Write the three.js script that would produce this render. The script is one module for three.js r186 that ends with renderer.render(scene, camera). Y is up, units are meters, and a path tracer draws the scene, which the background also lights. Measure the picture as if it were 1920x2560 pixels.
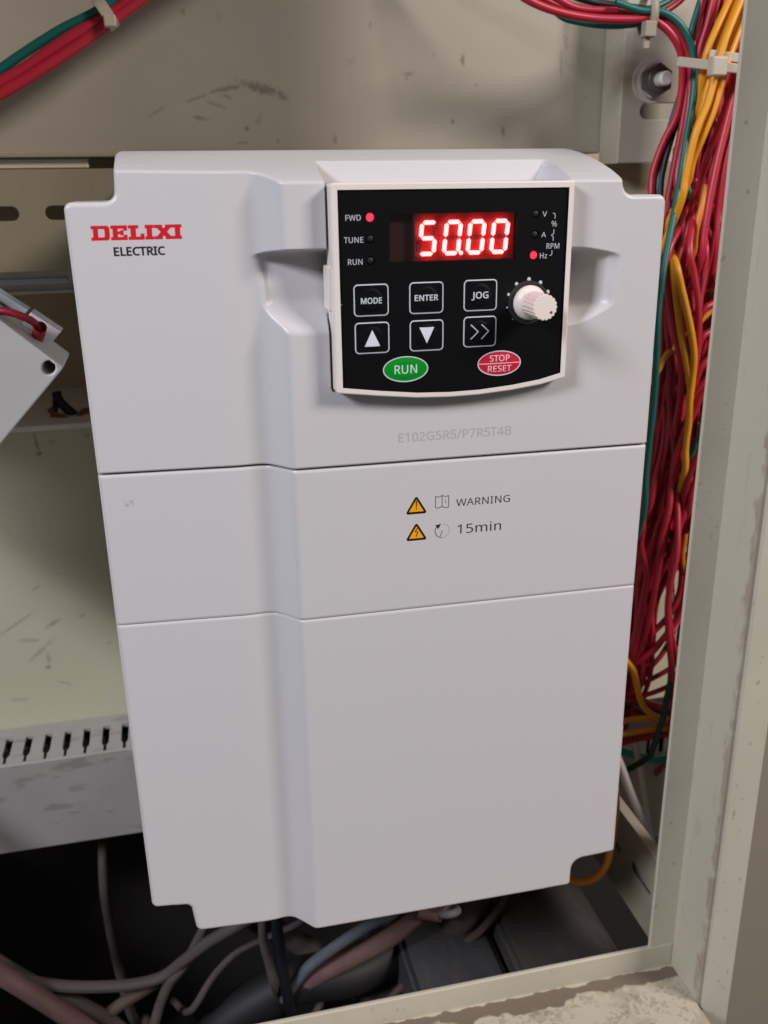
import * as THREE from 'three';
import { mergeGeometries, mergeVertices, toCreasedNormals } from 'three/addons/utils/BufferGeometryUtils.js';
import { RoundedBoxGeometry } from 'three/addons/geometries/RoundedBoxGeometry.js';
import { RectAreaLightUniformsLib } from 'three/addons/lights/RectAreaLightUniformsLib.js';

// ---------- camera, room light, lamps, exposure ----------
const scene = new THREE.Scene();
const camera = new THREE.PerspectiveCamera(57.1526, 0.75, 0.02, 20);
camera.position.set(0.02307, 0.08079, 0.27449);
camera.quaternion.set(-0.1668534, -0.1115305, -0.0255005, 0.9793215);
camera.focus = 0.29;
camera.userData.fStop = 17;
scene.background = new THREE.Color(0.085, 0.085, 0.088);          // the dim room in front of the cabinet
const renderer = new THREE.WebGLRenderer({ antialias: true });
renderer.setSize(768, 1024);
renderer.toneMapping = THREE.LinearToneMapping;
renderer.toneMappingExposure = 0.96;
renderer.shadowMap.enabled = true;
RectAreaLightUniformsLib.init();
function areaLamp(color, power, w, h, from, to) {
  const l = new THREE.RectAreaLight(color, power, w, h);
  l.position.set(...from); l.lookAt(...to); l.name = 'room_lamp'; scene.add(l);
}
areaLamp(0xfff4f0, 43, 0.42, 0.32, [1.0, 0.80, 0.80], [0.08, 0, 0]);
areaLamp(0xf2f3ff, 58, 0.34, 0.28, [-0.96, 0.74, 0.66], [0.08, 0, 0]);

// ---------- helpers ----------
let seed = 11;
const rnd = () => { seed = (seed * 1664525 + 1013904223) >>> 0; return seed / 4294967296; };
const lerp = THREE.MathUtils.lerp, clamp = THREE.MathUtils.clamp, sst = THREE.MathUtils.smoothstep;
const hash = (x, y) => { let h = Math.imul(x | 0, 374761393) + Math.imul(y | 0, 668265263); h = Math.imul(h ^ (h >>> 13), 1274126177); return ((h ^ (h >>> 16)) >>> 0) / 4294967296; };
function vnoise(x, y) {
  const ix = Math.floor(x), iy = Math.floor(y), fx = x - ix, fy = y - iy, u = fx * fx * (3 - 2 * fx), v = fy * fy * (3 - 2 * fy);
  return lerp(lerp(hash(ix, iy), hash(ix + 1, iy), u), lerp(hash(ix, iy + 1), hash(ix + 1, iy + 1), u), v);
}
const fbm = (x, y, n = 4) => { let s = 0, a = 0.5, t = 0; for (let i = 0; i < n; i++) { s += a * vnoise(x, y); t += a; x = x * 2.03 + 17; y = y * 2.03 + 5; a *= 0.5; } return s / t; };
const used = {};
const numbered = (n) => { used[n] = (used[n] ?? -1) + 1; return used[n] ? n + '_' + String(used[n]).padStart(3, '0') : n; };
function thing(name, label, category, at = [0, 0, 0], group) {
  const o = new THREE.Group(); o.name = numbered(name); o.position.set(...at); scene.add(o);
  o.userData = { label, category }; if (group) o.userData.group = group;
  return o;
}
// geometry is written in world metres; a part is shifted into its thing's frame
function part(name, geos, m, parent, label) {
  let g = Array.isArray(geos) ? mergeGeometries(geos.map((x) => { const y = x.index ? x.toNonIndexed() : x; for (const k of Object.keys(y.attributes)) if (!['position', 'normal', 'uv'].includes(k)) y.deleteAttribute(k); return y; })) : geos;
  const w = new THREE.Vector3();
  for (let p = parent; p && p !== scene; p = p.parent) w.add(p.position);
  g.translate(-w.x, -w.y, -w.z);
  const o = new THREE.Mesh(g, m); o.name = name; o.castShadow = o.receiveShadow = true; parent.add(o);
  if (label) o.userData.label = label;
  return o;
}
function solo(name, geos, m, label, category, group) {
  const o = part(numbered(name), geos, m, scene); o.userData = { label, category }; if (group) o.userData.group = group; return o;
}
function structure(name, geos, m) { const o = part(name, geos, m, scene); o.userData.kind = 'structure'; return o; }
const box = (x0, x1, y0, y1, z0, z1) => { const g = new THREE.BoxGeometry(x1 - x0, y1 - y0, z1 - z0); g.translate((x0 + x1) / 2, (y0 + y1) / 2, (z0 + z1) / 2); return g; };
const rbox = (x0, x1, y0, y1, z0, z1, r = 0.001, s = 3) => { const g = new RoundedBoxGeometry(x1 - x0, y1 - y0, z1 - z0, s, r); g.translate((x0 + x1) / 2, (y0 + y1) / 2, (z0 + z1) / 2); return g; };
const v3 = (p) => new THREE.Vector3(...p);
function tube(pts, r, segs = 0, rad = 10) {
  const c = new THREE.CatmullRomCurve3(pts.map(v3), false, 'centripetal');
  return new THREE.TubeGeometry(c, segs || Math.max(16, pts.length * 9), r, rad, false);
}
function uvPlanar(g, x0, y0, w, h) {                          // u, v from the object's x, y (world metres)
  const p = g.attributes.position, uv = new Float32Array(p.count * 2);
  for (let i = 0; i < p.count; i++) { uv[2 * i] = (p.getX(i) - x0) / w; uv[2 * i + 1] = (p.getY(i) - y0) / h; }
  g.setAttribute('uv', new THREE.BufferAttribute(uv, 2)); return g;
}
function uvBox(g, k = 1) {                                    // metres on the face's own plane
  if (g.index) g = g.toNonIndexed();
  const p = g.attributes.position, n = g.attributes.normal, uv = new Float32Array(p.count * 2);
  for (let i = 0; i < p.count; i++) {
    const ax = Math.abs(n.getX(i)), ay = Math.abs(n.getY(i)), az = Math.abs(n.getZ(i)), x = p.getX(i), y = p.getY(i), z = p.getZ(i);
    const [a, b] = az >= ax && az >= ay ? [x, y] : ax >= ay ? [z, y] : [x, z];
    uv[2 * i] = a * k; uv[2 * i + 1] = b * k;
  }
  g.setAttribute('uv', new THREE.BufferAttribute(uv, 2)); return g;
}
function canvasTex(w, h, draw, srgb = true) {
  const c = document.createElement('canvas'); c.width = w; c.height = h;
  draw(c.getContext('2d'), c);
  const t = new THREE.CanvasTexture(c); if (srgb) t.colorSpace = THREE.SRGBColorSpace; t.magFilter = THREE.LinearFilter; t.anisotropy = 8; return t;
}
function pixelTex(w, h, f, srgb = true, repeat = false) {
  const d = new Uint8Array(w * h * 4);
  for (let y = 0; y < h; y++) for (let x = 0; x < w; x++) { const c = f(x / w, y / h, x, y), i = (y * w + x) * 4; d[i] = c[0]; d[i + 1] = c[1]; d[i + 2] = c[2]; d[i + 3] = 255; }
  const t = new THREE.DataTexture(d, w, h); if (srgb) t.colorSpace = THREE.SRGBColorSpace; t.magFilter = THREE.LinearFilter; t.minFilter = THREE.LinearFilter;
  if (repeat) t.wrapS = t.wrapT = THREE.RepeatWrapping; t.needsUpdate = true; return t;
}
const mat = (o) => new THREE.MeshPhysicalMaterial(o);
const hex = (r, g, b) => new THREE.Color().setRGB(r / 255, g / 255, b / 255, THREE.SRGBColorSpace);
function roundPoly(pts) {                                     // pts: [x, y, radius]; returns a dense outline
  const out = [], n = pts.length;
  for (let i = 0; i < n; i++) {
    const [x, y, r = 0] = pts[i], a = pts[(i + n - 1) % n], b = pts[(i + 1) % n];
    const P = new THREE.Vector2(x, y), A = new THREE.Vector2(a[0], a[1]).sub(P).normalize(), B = new THREE.Vector2(b[0], b[1]).sub(P).normalize();
    if (!r) { out.push(P); continue; }
    const half = Math.acos(clamp(A.dot(B), -1, 1)) / 2, t = r / Math.tan(half), c = A.clone().add(B).normalize().multiplyScalar(r / Math.sin(half)).add(P);
    const s = A.clone().multiplyScalar(t).add(P), e = B.clone().multiplyScalar(t).add(P), a0 = Math.atan2(s.y - c.y, s.x - c.x);
    let da = Math.atan2(e.y - c.y, e.x - c.x) - a0; while (da > Math.PI) da -= 2 * Math.PI; while (da < -Math.PI) da += 2 * Math.PI;
    for (let k = 0; k <= 8; k++) out.push(new THREE.Vector2(c.x + r * Math.cos(a0 + da * k / 8), c.y + r * Math.sin(a0 + da * k / 8)));
  }
  return out;
}
function sdPoly(pts, x, y) {                                  // negative inside
  let d = 1e9, s = 1;
  for (let i = 0, j = pts.length - 1; i < pts.length; j = i++) {
    const a = pts[i], b = pts[j], ex = b.x - a.x, ey = b.y - a.y, wx = x - a.x, wy = y - a.y, t = clamp((wx * ex + wy * ey) / (ex * ex + ey * ey), 0, 1), bx = wx - ex * t, by = wy - ey * t;
    d = Math.min(d, bx * bx + by * by);
    const c1 = y >= a.y, c2 = y < b.y, c3 = ex * wy > ey * wx;
    if ((c1 && c2 && c3) || (!c1 && !c2 && !c3)) s = -s;
  }
  return s * Math.sqrt(d);
}
const smin = (a, b, k) => { const h = Math.max(k - Math.abs(a - b), 0) / k; return Math.min(a, b) - h * h * k * 0.25; };
const soft = (t, k) => 0.5 * (t + Math.sqrt(t * t + k * k));

// ---------- materials ----------
const speck = pixelTex(256, 256, (u, v, x, y) => { const n = 105 + 45 * hash(x, y) + 30 * vnoise(x / 3, y / 3); return [n, n, n]; }, false, true);
const speckAt = (k) => { const t = speck.clone(); t.repeat.set(k, k); t.needsUpdate = true; return t; };
const PLASTIC = [199, 197, 197];
const plasticProps = { roughness: 0.36, ior: 1.5, specularIntensity: 0.9 };
const M = {
  plastic: mat({ color: hex(...PLASTIC), ...plasticProps }),
  bezel: mat({ color: hex(226, 218, 211), roughness: 0.4 }),
  knob: mat({ color: hex(232, 222, 212), roughness: 0.45 }),
  dark: mat({ color: hex(38, 38, 40), roughness: 0.6 }),
  blackHole: mat({ color: hex(14, 14, 15), roughness: 0.7 }),
  red: mat({ color: hex(176, 30, 52), roughness: 0.42, clearcoat: 0.15, clearcoatRoughness: 0.4 }),
  redDeep: mat({ color: hex(150, 22, 42), roughness: 0.45 }),
  yellow: mat({ color: hex(222, 150, 24), roughness: 0.42 }),
  orange: mat({ color: hex(214, 128, 30), roughness: 0.42 }),
  green: mat({ color: hex(8, 96, 86), roughness: 0.42 }),
  teal: mat({ color: hex(34, 140, 132), roughness: 0.45 }),
  navy: mat({ color: hex(25, 28, 34), roughness: 0.5 }),
  tie: mat({ color: hex(206, 196, 176), roughness: 0.5, transmission: 0.25, thickness: 0 }),
  steel: mat({ color: hex(232, 230, 226), roughness: 0.25, metalness: 0.2 }),
  steelDull: mat({ color: hex(214, 210, 202), roughness: 0.35, metalness: 0.2 }),
  duct: mat({ color: hex(186, 184, 178), roughness: 0.55 }),
  white: mat({ color: hex(226, 224, 222), roughness: 0.5 }),
  module: mat({ color: hex(205, 202, 197), roughness: 0.55 }),
  rubber: mat({ color: hex(22, 21, 22), roughness: 0.6 }),
  cableGrey: mat({ color: hex(78, 70, 68), roughness: 0.7 }),
  cablePink: mat({ color: hex(112, 78, 78), roughness: 0.7 }),
  cableBlue: mat({ color: hex(88, 104, 116), roughness: 0.6 }),
  cableBrown: mat({ color: hex(84, 68, 60), roughness: 0.75 }),
  iron: mat({ color: hex(70, 66, 64), roughness: 0.6, metalness: 0.2 }),
  lead: mat({ color: hex(202, 194, 194), roughness: 0.45 }),
};
const PAINT = [172, 166, 149];
function paintTex(w, h, marks, tone = PAINT, amount = 1) {    // enamel with faint blotches; marks(u, v) returns 0..1 of brown grime
  return pixelTex(w, h, (u, v, x, y) => {
    const b = (fbm(u * 9, v * 9) - 0.5) * 14 * amount + (hash(x, y) - 0.5) * 5, g = marks ? marks(u, v) : 0;
    return [0, 1, 2].map((c) => clamp(lerp(tone[c] + b, [92, 78, 64][c] + b, g), 0, 255));
  });
}
const specks = (list) => (x, y) => { let g = 0, nz = null; for (const [cx, cy, rx, ry, a, s] of list) { const far = 1.7 * Math.max(rx, ry); if (Math.abs(x - cx) > far || Math.abs(y - cy) > far) continue; nz ??= (fbm(x * 900, y * 900, 2) - 0.5) * 0.9; const c = Math.cos(a), q = Math.sin(a), dx = (x - cx) * c + (y - cy) * q, dy = -(x - cx) * q + (y - cy) * c; const r = Math.hypot(dx / rx, dy / ry) + nz; g = Math.max(g, 0.5 * s * (1 - sst(r, 0.25, 1.25))); } return g; };

// ---------- the drive ----------
const drive = thing('frequency_inverter', 'light grey frequency inverter with black keypad and red lit display reading 50.00', 'inverter', [0.085, -0.1712, -0.15]);
const mm = 0.001;
const outline = roundPoly([
  [-0.6, 76.3, 2], [12.9, 76.3, 3], [13.7, 89.8, 2], [155.6, 89.8, 3], [156.4, 75.9, 3.6], [170.1, 75.9, 2.2],
  [170.5, 0], [170.3, -50], [171, -158.7, 1.8], [154.2, -159.6, 4], [153.8, -170.9, 1.6], [15.6, -171.6, 2], [14.3, -159.8, 2.6], [1.1, -159, 1.8], [0.2, -50], [0, 0],
]);
const padEdge = roundPoly([[69.2, 80.4, 0.8], [139.2, 80.2, 0.8], [139.2, 24.1, 0.8], [131.4, 22.4], [122.2, 21.25], [112, 20.5], [103, 20.35], [92.8, 20.75], [81.6, 21.95], [69.3, 23.5, 0.8]]);
const front = (x) => {
  const left = lerp(-2.6, 0.2, clamp(x / 40, 0, 1)) - 0.15 * soft(x - 43.0, 2.6), right = lerp(8.36, 9.74, clamp((x - 57) / 113, 0, 1));
  return smin(left + 1.42 * soft(x - 49.8, 2.2), right, 1.5);
};
function surface(x, y, fine) {
  let z = front(x);
  if (fine) {
    if (y > 70) { const u = Math.max(0, y - 80.4 + 4.9 * (0)); z = smin(z, y > 79 ? 9.9 - 2.04 * (y - 80.0) - 0.168 * Math.max(0, y - 80) ** 2 : 99, 1.2); }
    if (y > 36 && y < 68 && x < 90 && x > 40) {               // finger grip left of the keypad
      const g = -0.2 - 0.32 * soft(y - 52, 2) + 10 * soft(y - 61.9, 0.6) + 1.3 * soft(47.6 - y, 1.6) + 0.8 * soft(53 - x, 1);
      z = smin(z, g, 2.1);
    }
    if (y > 34 && y < 66 && x > 120) {                        // finger grip right of the keypad
      const g = -3.4 - 0.2 * soft(y - 50, 2) + 7 * soft(y - 59.4, 0.8) + 2.6 * soft(44.6 - y, 1.2) + 1.25 * soft(x - 144.6, 2.4);
      z = smin(z, g, 2.6);
    }
    if (x > 60 && x < 150 && y > 15) {
      if (y > 78) {                                           // pocket above the keypad
        const left = sst(x, 68.7, 69.1), right = clamp((139.9 - x) / (y < 84 ? 4.2 - 0.55 * (y - 80) : 1.6), 0, 1), pocket = -8.2 - 0.22 * (y - 80.4);
        if (z > pocket) z = lerp(z, pocket, left * right * sst(y, 79.8, 80.3));
      }
      const s = x > 73 && x < 137 && y > 26 && y < 77 ? -9 : sdPoly(padEdge, x, y);
      if (s < 0.9) z = Math.min(z, lerp(z, 3.2, 1 - sst(s, 0.2, 0.55)));
    }
  }
  return z;
}
function cover(y0, y1, stepX, stepY, fine, uvRect) {
  const nx = Math.round(172.4 / stepX), ny = Math.round((y1 - y0) / stepY), xs = -1.0, dx = 172.4 / nx, dy = (y1 - y0) / ny, R = 1.3, wall = -30;
  const P = new Float32Array((nx + 1) * (ny + 1) * 3), keep = new Uint8Array((nx + 1) * (ny + 1)), lim = 0.5 * Math.min(dx, dy);
  for (let j = 0, i = 0; j <= ny; j++) for (let k = 0; k <= nx; k++, i++) {
    let x = xs + k * dx, y = y0 + j * dy, s = x > 20 && x < 150 && y > -154 && y < 86 || x > 3 && x < 168 && y > -154 && y < 72 ? -9 : sdPoly(outline, x, y);
    if (s < lim) {
      keep[i] = 1;
      if (s > -lim) {                                         // slide the vertex on to the outline
        const e = 0.05, gx = sdPoly(outline, x + e, y) - sdPoly(outline, x - e, y), gy = sdPoly(outline, x, y + e) - sdPoly(outline, x, y - e), gl = Math.hypot(gx, gy) || 1;
        x -= s * gx / gl; if (j > 0 && j < ny) y -= s * gy / gl; s = 0;
      }
    }
    let z = keep[i] ? surface(x, y, fine) : 0;
    const d = Math.max(0, -s);
    if (d < R) z -= R - Math.sqrt(R * R - (R - d) ** 2);
    const e = Math.min(y - y0, y1 - y); if (e < 0.3 && y1 < 80 + (e === y - y0 ? 99 : 0)) z -= 0.3 - Math.sqrt(Math.max(0, 0.09 - (0.3 - e) ** 2));
    P.set([x * mm, y * mm, z * mm], i * 3);
  }
  const idx = [], edges = new Map(), W = nx + 1;
  const tri = (a, b, c) => { idx.push(a, b, c); for (const [p, q] of [[a, b], [b, c], [c, a]]) { const key = q * 4e6 + p; if (edges.has(key)) edges.delete(key); else edges.set(p * 4e6 + q, [p, q]); } };
  for (let j = 0; j < ny; j++) for (let k = 0; k < nx; k++) {
    const a = j * W + k, b = a + 1, c = a + W + 1, d = a + W, n = keep[a] + keep[b] + keep[c] + keep[d];
    if (n === 4) { tri(a, b, c); tri(a, c, d); } else if (n === 3) { if (!keep[a]) tri(b, c, d); else if (!keep[b]) tri(a, c, d); else if (!keep[c]) tri(a, b, d); else tri(a, b, c); }
  }
  let g = new THREE.BufferGeometry(); g.setAttribute('position', new THREE.BufferAttribute(P, 3)); g.setIndex(idx); g.computeVertexNormals();
  uvPlanar(g, ...uvRect);
  const wp = [], at = (i, back) => [P[3 * i], P[3 * i + 1], back ? wall * mm : P[3 * i + 2]];
  for (const [p, q] of edges.values()) wp.push(...at(q), ...at(p), ...at(p, 1), ...at(q), ...at(p, 1), ...at(q, 1));
  let w = new THREE.BufferGeometry(); w.setAttribute('position', new THREE.Float32BufferAttribute(wp, 3)); w = mergeVertices(w, 1e-6); w.computeVertexNormals(); uvPlanar(w, ...uvRect);
  return [g.toNonIndexed(), toCreasedNormals(w.toNonIndexed(), 0.7)];
}
// print on the covers: one drawing per cover, in millimetres with y up
function printTex(x0, y0, w, h, px, draw, base = PLASTIC) {
  return canvasTex(Math.round(w * px), Math.round(h * px), (c, cv) => {
    c.fillStyle = `rgb(${base.join()})`; c.fillRect(0, 0, cv.width, cv.height);
    c.setTransform(px, 0, 0, -px, -x0 * px, (y0 + h) * px);
    draw(c);
  });
}
function text(c, s, cx, cy, capH, width, font = 'sans-serif', align = 'center', track = 0) {   // capital height and total width in mm
  c.save(); c.translate(cx, cy); c.scale(1, -1);
  c.font = font.replace(/^(bold )?/, '$1' + '100px '); c.textAlign = 'left'; c.textBaseline = 'alphabetic';
  const k = capH / 71.4, tw = c.measureText(s).width * k, sx = width ? width / tw : 1, ww = tw * sx;
  c.translate(align === 'center' ? -ww / 2 : 0, capH / 2); c.scale(k * sx, k); c.fillText(s, 0, 0); if (track) { c.strokeStyle = c.fillStyle; c.lineWidth = track; c.strokeText(s, 0, 0); } c.restore();
}
const poly = (c, pts) => { c.beginPath(); pts.forEach(([x, y], i) => (i ? c.lineTo(x, y) : c.moveTo(x, y))); c.closePath(); };
function brandMark(c) {
  c.fillStyle = 'rgb(206,28,40)';
  c.save(); c.translate(5.75, 66.35); c.scale(24.1 / 540, 3.85 / 100); c.transform(1, 0, 0.02, 1, 0, 0);
  const R = (x, y, w, h) => c.fillRect(x, y, w, h), T = 22;
  // D
  R(0, 78, 70, T); R(0, 0, 70, T); R(12, 0, 30, 100); c.beginPath(); c.moveTo(60, 100); c.lineTo(88, 100); c.quadraticCurveTo(110, 100, 110, 74); c.lineTo(110, 26); c.quadraticCurveTo(110, 0, 88, 0); c.lineTo(60, 0); c.lineTo(60, T); c.lineTo(72, T); c.quadraticCurveTo(80, T, 80, 34); c.lineTo(80, 66); c.quadraticCurveTo(80, 78, 72, 78); c.lineTo(60, 78); c.fill();
  // E
  R(116, 78, 98, T); R(116, 0, 98, T); R(128, 0, 30, 100); R(128, 40, 64, 20); R(192, 64, 22, 36); R(192, 0, 22, 36); R(174, 32, 18, 36);
  // L
  R(220, 78, 62, T); R(220, 0, 96, T); R(234, 0, 32, 100); R(292, 0, 24, 42);
  // I
  R(320, 78, 52, T); R(320, 0, 52, T); R(330, 0, 32, 100);
  // X
  R(374, 78, 50, T); R(442, 78, 48, T); R(374, 0, 50, T); R(442, 0, 48, T);
  poly(c, [[382, 90], [420, 90], [484, 10], [446, 10]]); c.fill(); poly(c, [[444, 90], [482, 90], [420, 10], [382, 10]]); c.fill();
  // I
  R(490, 78, 50, T); R(490, 0, 50, T); R(499, 0, 32, 100);
  c.restore();
}
const grain = (c, x0, y0, w, h, n) => { for (let i = 0; i < n; i++) { c.fillStyle = rnd() < 0.5 ? 'rgba(120,112,105,0.10)' : 'rgba(250,250,250,0.12)'; c.fillRect(x0 + rnd() * w, y0 + rnd() * h, 0.15 + 0.3 * rnd(), 0.15 + 0.3 * rnd()); } };
const upperTex = printTex(-1, 0, 172.4, 92, 11.5, (c) => {
  grain(c, 0, 0, 171, 90, 500);
  brandMark(c);
  c.fillStyle = 'rgb(30,32,44)'; text(c, 'ELECTRIC', 18, 63.4, 2.2, 13.9, 'sans-serif', 'center', 7);
  c.fillStyle = 'rgb(178,172,170)'; text(c, 'E102G5R5/P7R5T4B', 106.3, 7.8, 2.75, 36.2, 'sans-serif', 'center', 3);
});
function triangle(c, x, y) {
  c.lineJoin = 'round'; c.fillStyle = 'rgb(20,16,12)'; c.strokeStyle = 'rgb(20,16,12)'; c.lineWidth = 1.1;
  poly(c, [[x - 2.6, y - 1.95], [x + 2.6, y - 1.95], [x, y + 2.45]]); c.fill(); c.stroke();
  c.fillStyle = 'rgb(240,168,22)'; c.strokeStyle = 'rgb(240,168,22)'; c.lineWidth = 0.2; poly(c, [[x - 2.25, y - 1.7], [x + 2.25, y - 1.7], [x, y + 2.1]]); c.fill(); c.stroke();
}
const middleTex = printTex(-1, -50, 172.4, 51, 11.5, (c) => {
  grain(c, 0, -50, 171, 50, 300);
  triangle(c, 94.05, -14.4); triangle(c, 94.05, -23.2);
  c.fillStyle = 'rgb(96,44,10)'; poly(c, [[93.8, -12.6], [94.3, -12.6], [94.2, -14.6], [93.9, -14.6]]); c.fill(); c.beginPath(); c.arc(94.05, -15.2, 0.24, 0, 7); c.fill();
  c.strokeStyle = 'rgb(110,44,10)'; c.lineWidth = 0.32; c.lineJoin = 'miter'; c.beginPath(); c.moveTo(94.4, -21.6); c.lineTo(93.7, -22.7); c.lineTo(94.5, -23.0); c.lineTo(93.9, -24.5); c.stroke();
  // open booklet
  c.strokeStyle = 'rgb(70,68,70)'; c.lineWidth = 0.22; c.lineJoin = 'round';
  c.beginPath(); c.moveTo(100.2, -11.7); c.quadraticCurveTo(101.4, -12.3, 102.3, -11.5); c.quadraticCurveTo(103.3, -12.2, 104.4, -11.7); c.lineTo(104.4, -15.5); c.quadraticCurveTo(103.3, -15.9, 102.3, -15.1); c.quadraticCurveTo(101.3, -15.8, 100.2, -15.4); c.closePath(); c.moveTo(102.3, -11.5); c.lineTo(102.3, -15.1); c.stroke();
  c.fillStyle = 'rgb(60,58,60)'; text(c, 'i', 103.4, -13.5, 1.3, 0.45, 'serif');
  c.fillStyle = 'rgb(44,40,42)'; text(c, 'WARNING', 115.8, -14.3, 2.35, 18);
  // discharge clock
  c.strokeStyle = 'rgb(60,56,58)'; c.lineWidth = 0.22; c.beginPath(); c.arc(102.4, -23.2, 2.3, 1.75, 4.75); c.stroke();
  c.fillStyle = 'rgb(50,48,50)'; for (let k = 0; k < 9; k++) { const a = 1.35 - k * 0.32; c.beginPath(); c.arc(102.4 + 2.3 * Math.cos(a), -23.2 + 2.3 * Math.sin(a), 0.13, 0, 7); c.fill(); }
  c.beginPath(); c.moveTo(102.5, -23.1); c.lineTo(101.8, -25.0); c.stroke();
  c.fillStyle = 'rgb(30,28,30)'; poly(c, [[100.2, -21.1], [101.9, -21.2], [101, -22.6]]); c.fill();
  c.fillStyle = 'rgb(44,40,42)'; text(c, '15min', 114.6, -23.2, 3.0, 15.4);
  // a grey rub mark near the left edge
  for (let k = 0; k < 26; k++) { c.fillStyle = 'rgba(120,116,122,0.10)'; c.beginPath(); c.arc(8.1 + 2.6 * (rnd() - 0.5), -9.3 + 1.6 * (rnd() - 0.5), 0.12 + 0.4 * rnd(), 0, 7); c.fill(); }
});
const coverMat = (map) => mat({ map, ...plasticProps, bumpMap: null });
part('upper_cover', cover(0.4, 90.2, 0.3, 0.3, true, [-1 * mm, 0, 172.4 * mm, 92 * mm]), coverMat(upperTex), drive);
part('middle_cover', cover(-49.05, -0.28, 0.5, 0.5, false, [-1 * mm, -50 * mm, 172.4 * mm, 51 * mm]), coverMat(middleTex), drive);
const lowerTex = printTex(-1, -172, 172.4, 124, 8, (c) => { grain(c, 0, -172, 171, 124, 700); });
part('lower_cover', cover(-172.2, -49.25, 0.5, 0.5, false, [-1 * mm, -172 * mm, 172.4 * mm, 124 * mm]), coverMat(lowerTex), drive);
part('housing', [box(0.004, 0.166, -0.158, 0.07, -0.15, -0.032), box(0.0175, 0.152, 0.0702, 0.084, -0.15, -0.032)], M.plastic, drive);

// ---------- keypad ----------
const shapeOf = (pts, k = mm) => new THREE.Shape(pts.map((p) => new THREE.Vector2((p.x ?? p[0]) * k, (p.y ?? p[1]) * k)));
const film = roundPoly([[70.5, 79.1, 0.3], [138.0, 78.9, 0.3], [138.0, 25.3, 0.3], [131, 23.6], [122, 22.4], [112, 21.6], [103, 21.45], [93, 21.85], [82, 23.05], [70.6, 24.6, 0.3]]);
const extr = (shape, z0, z1, bevel = 0, curve = 4) => { const g = new THREE.ExtrudeGeometry(shape, { depth: z1 - z0 - 2 * bevel, bevelEnabled: bevel > 0, bevelSize: bevel, bevelThickness: bevel, bevelOffset: -bevel, bevelSegments: 3, curveSegments: curve }); g.translate(0, 0, z0 + bevel); return g; };
const bezelShape = shapeOf(padEdge); bezelShape.holes.push(new THREE.Path(film.map((p) => new THREE.Vector2(p.x * mm, p.y * mm))));
const keypad = part('keypad', extr(bezelShape, 0.0036, 0.0136, 0.0005), M.bezel, drive, 'removable keypad with black front film in a pale frame');
part('latch', [rbox(0.0684, 0.0696, 0.0463, 0.0585, 0.002, 0.0098, 0.0004)], M.bezel, keypad);
const win = [85.4, 122.4, 59.3, 72.1];
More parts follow.
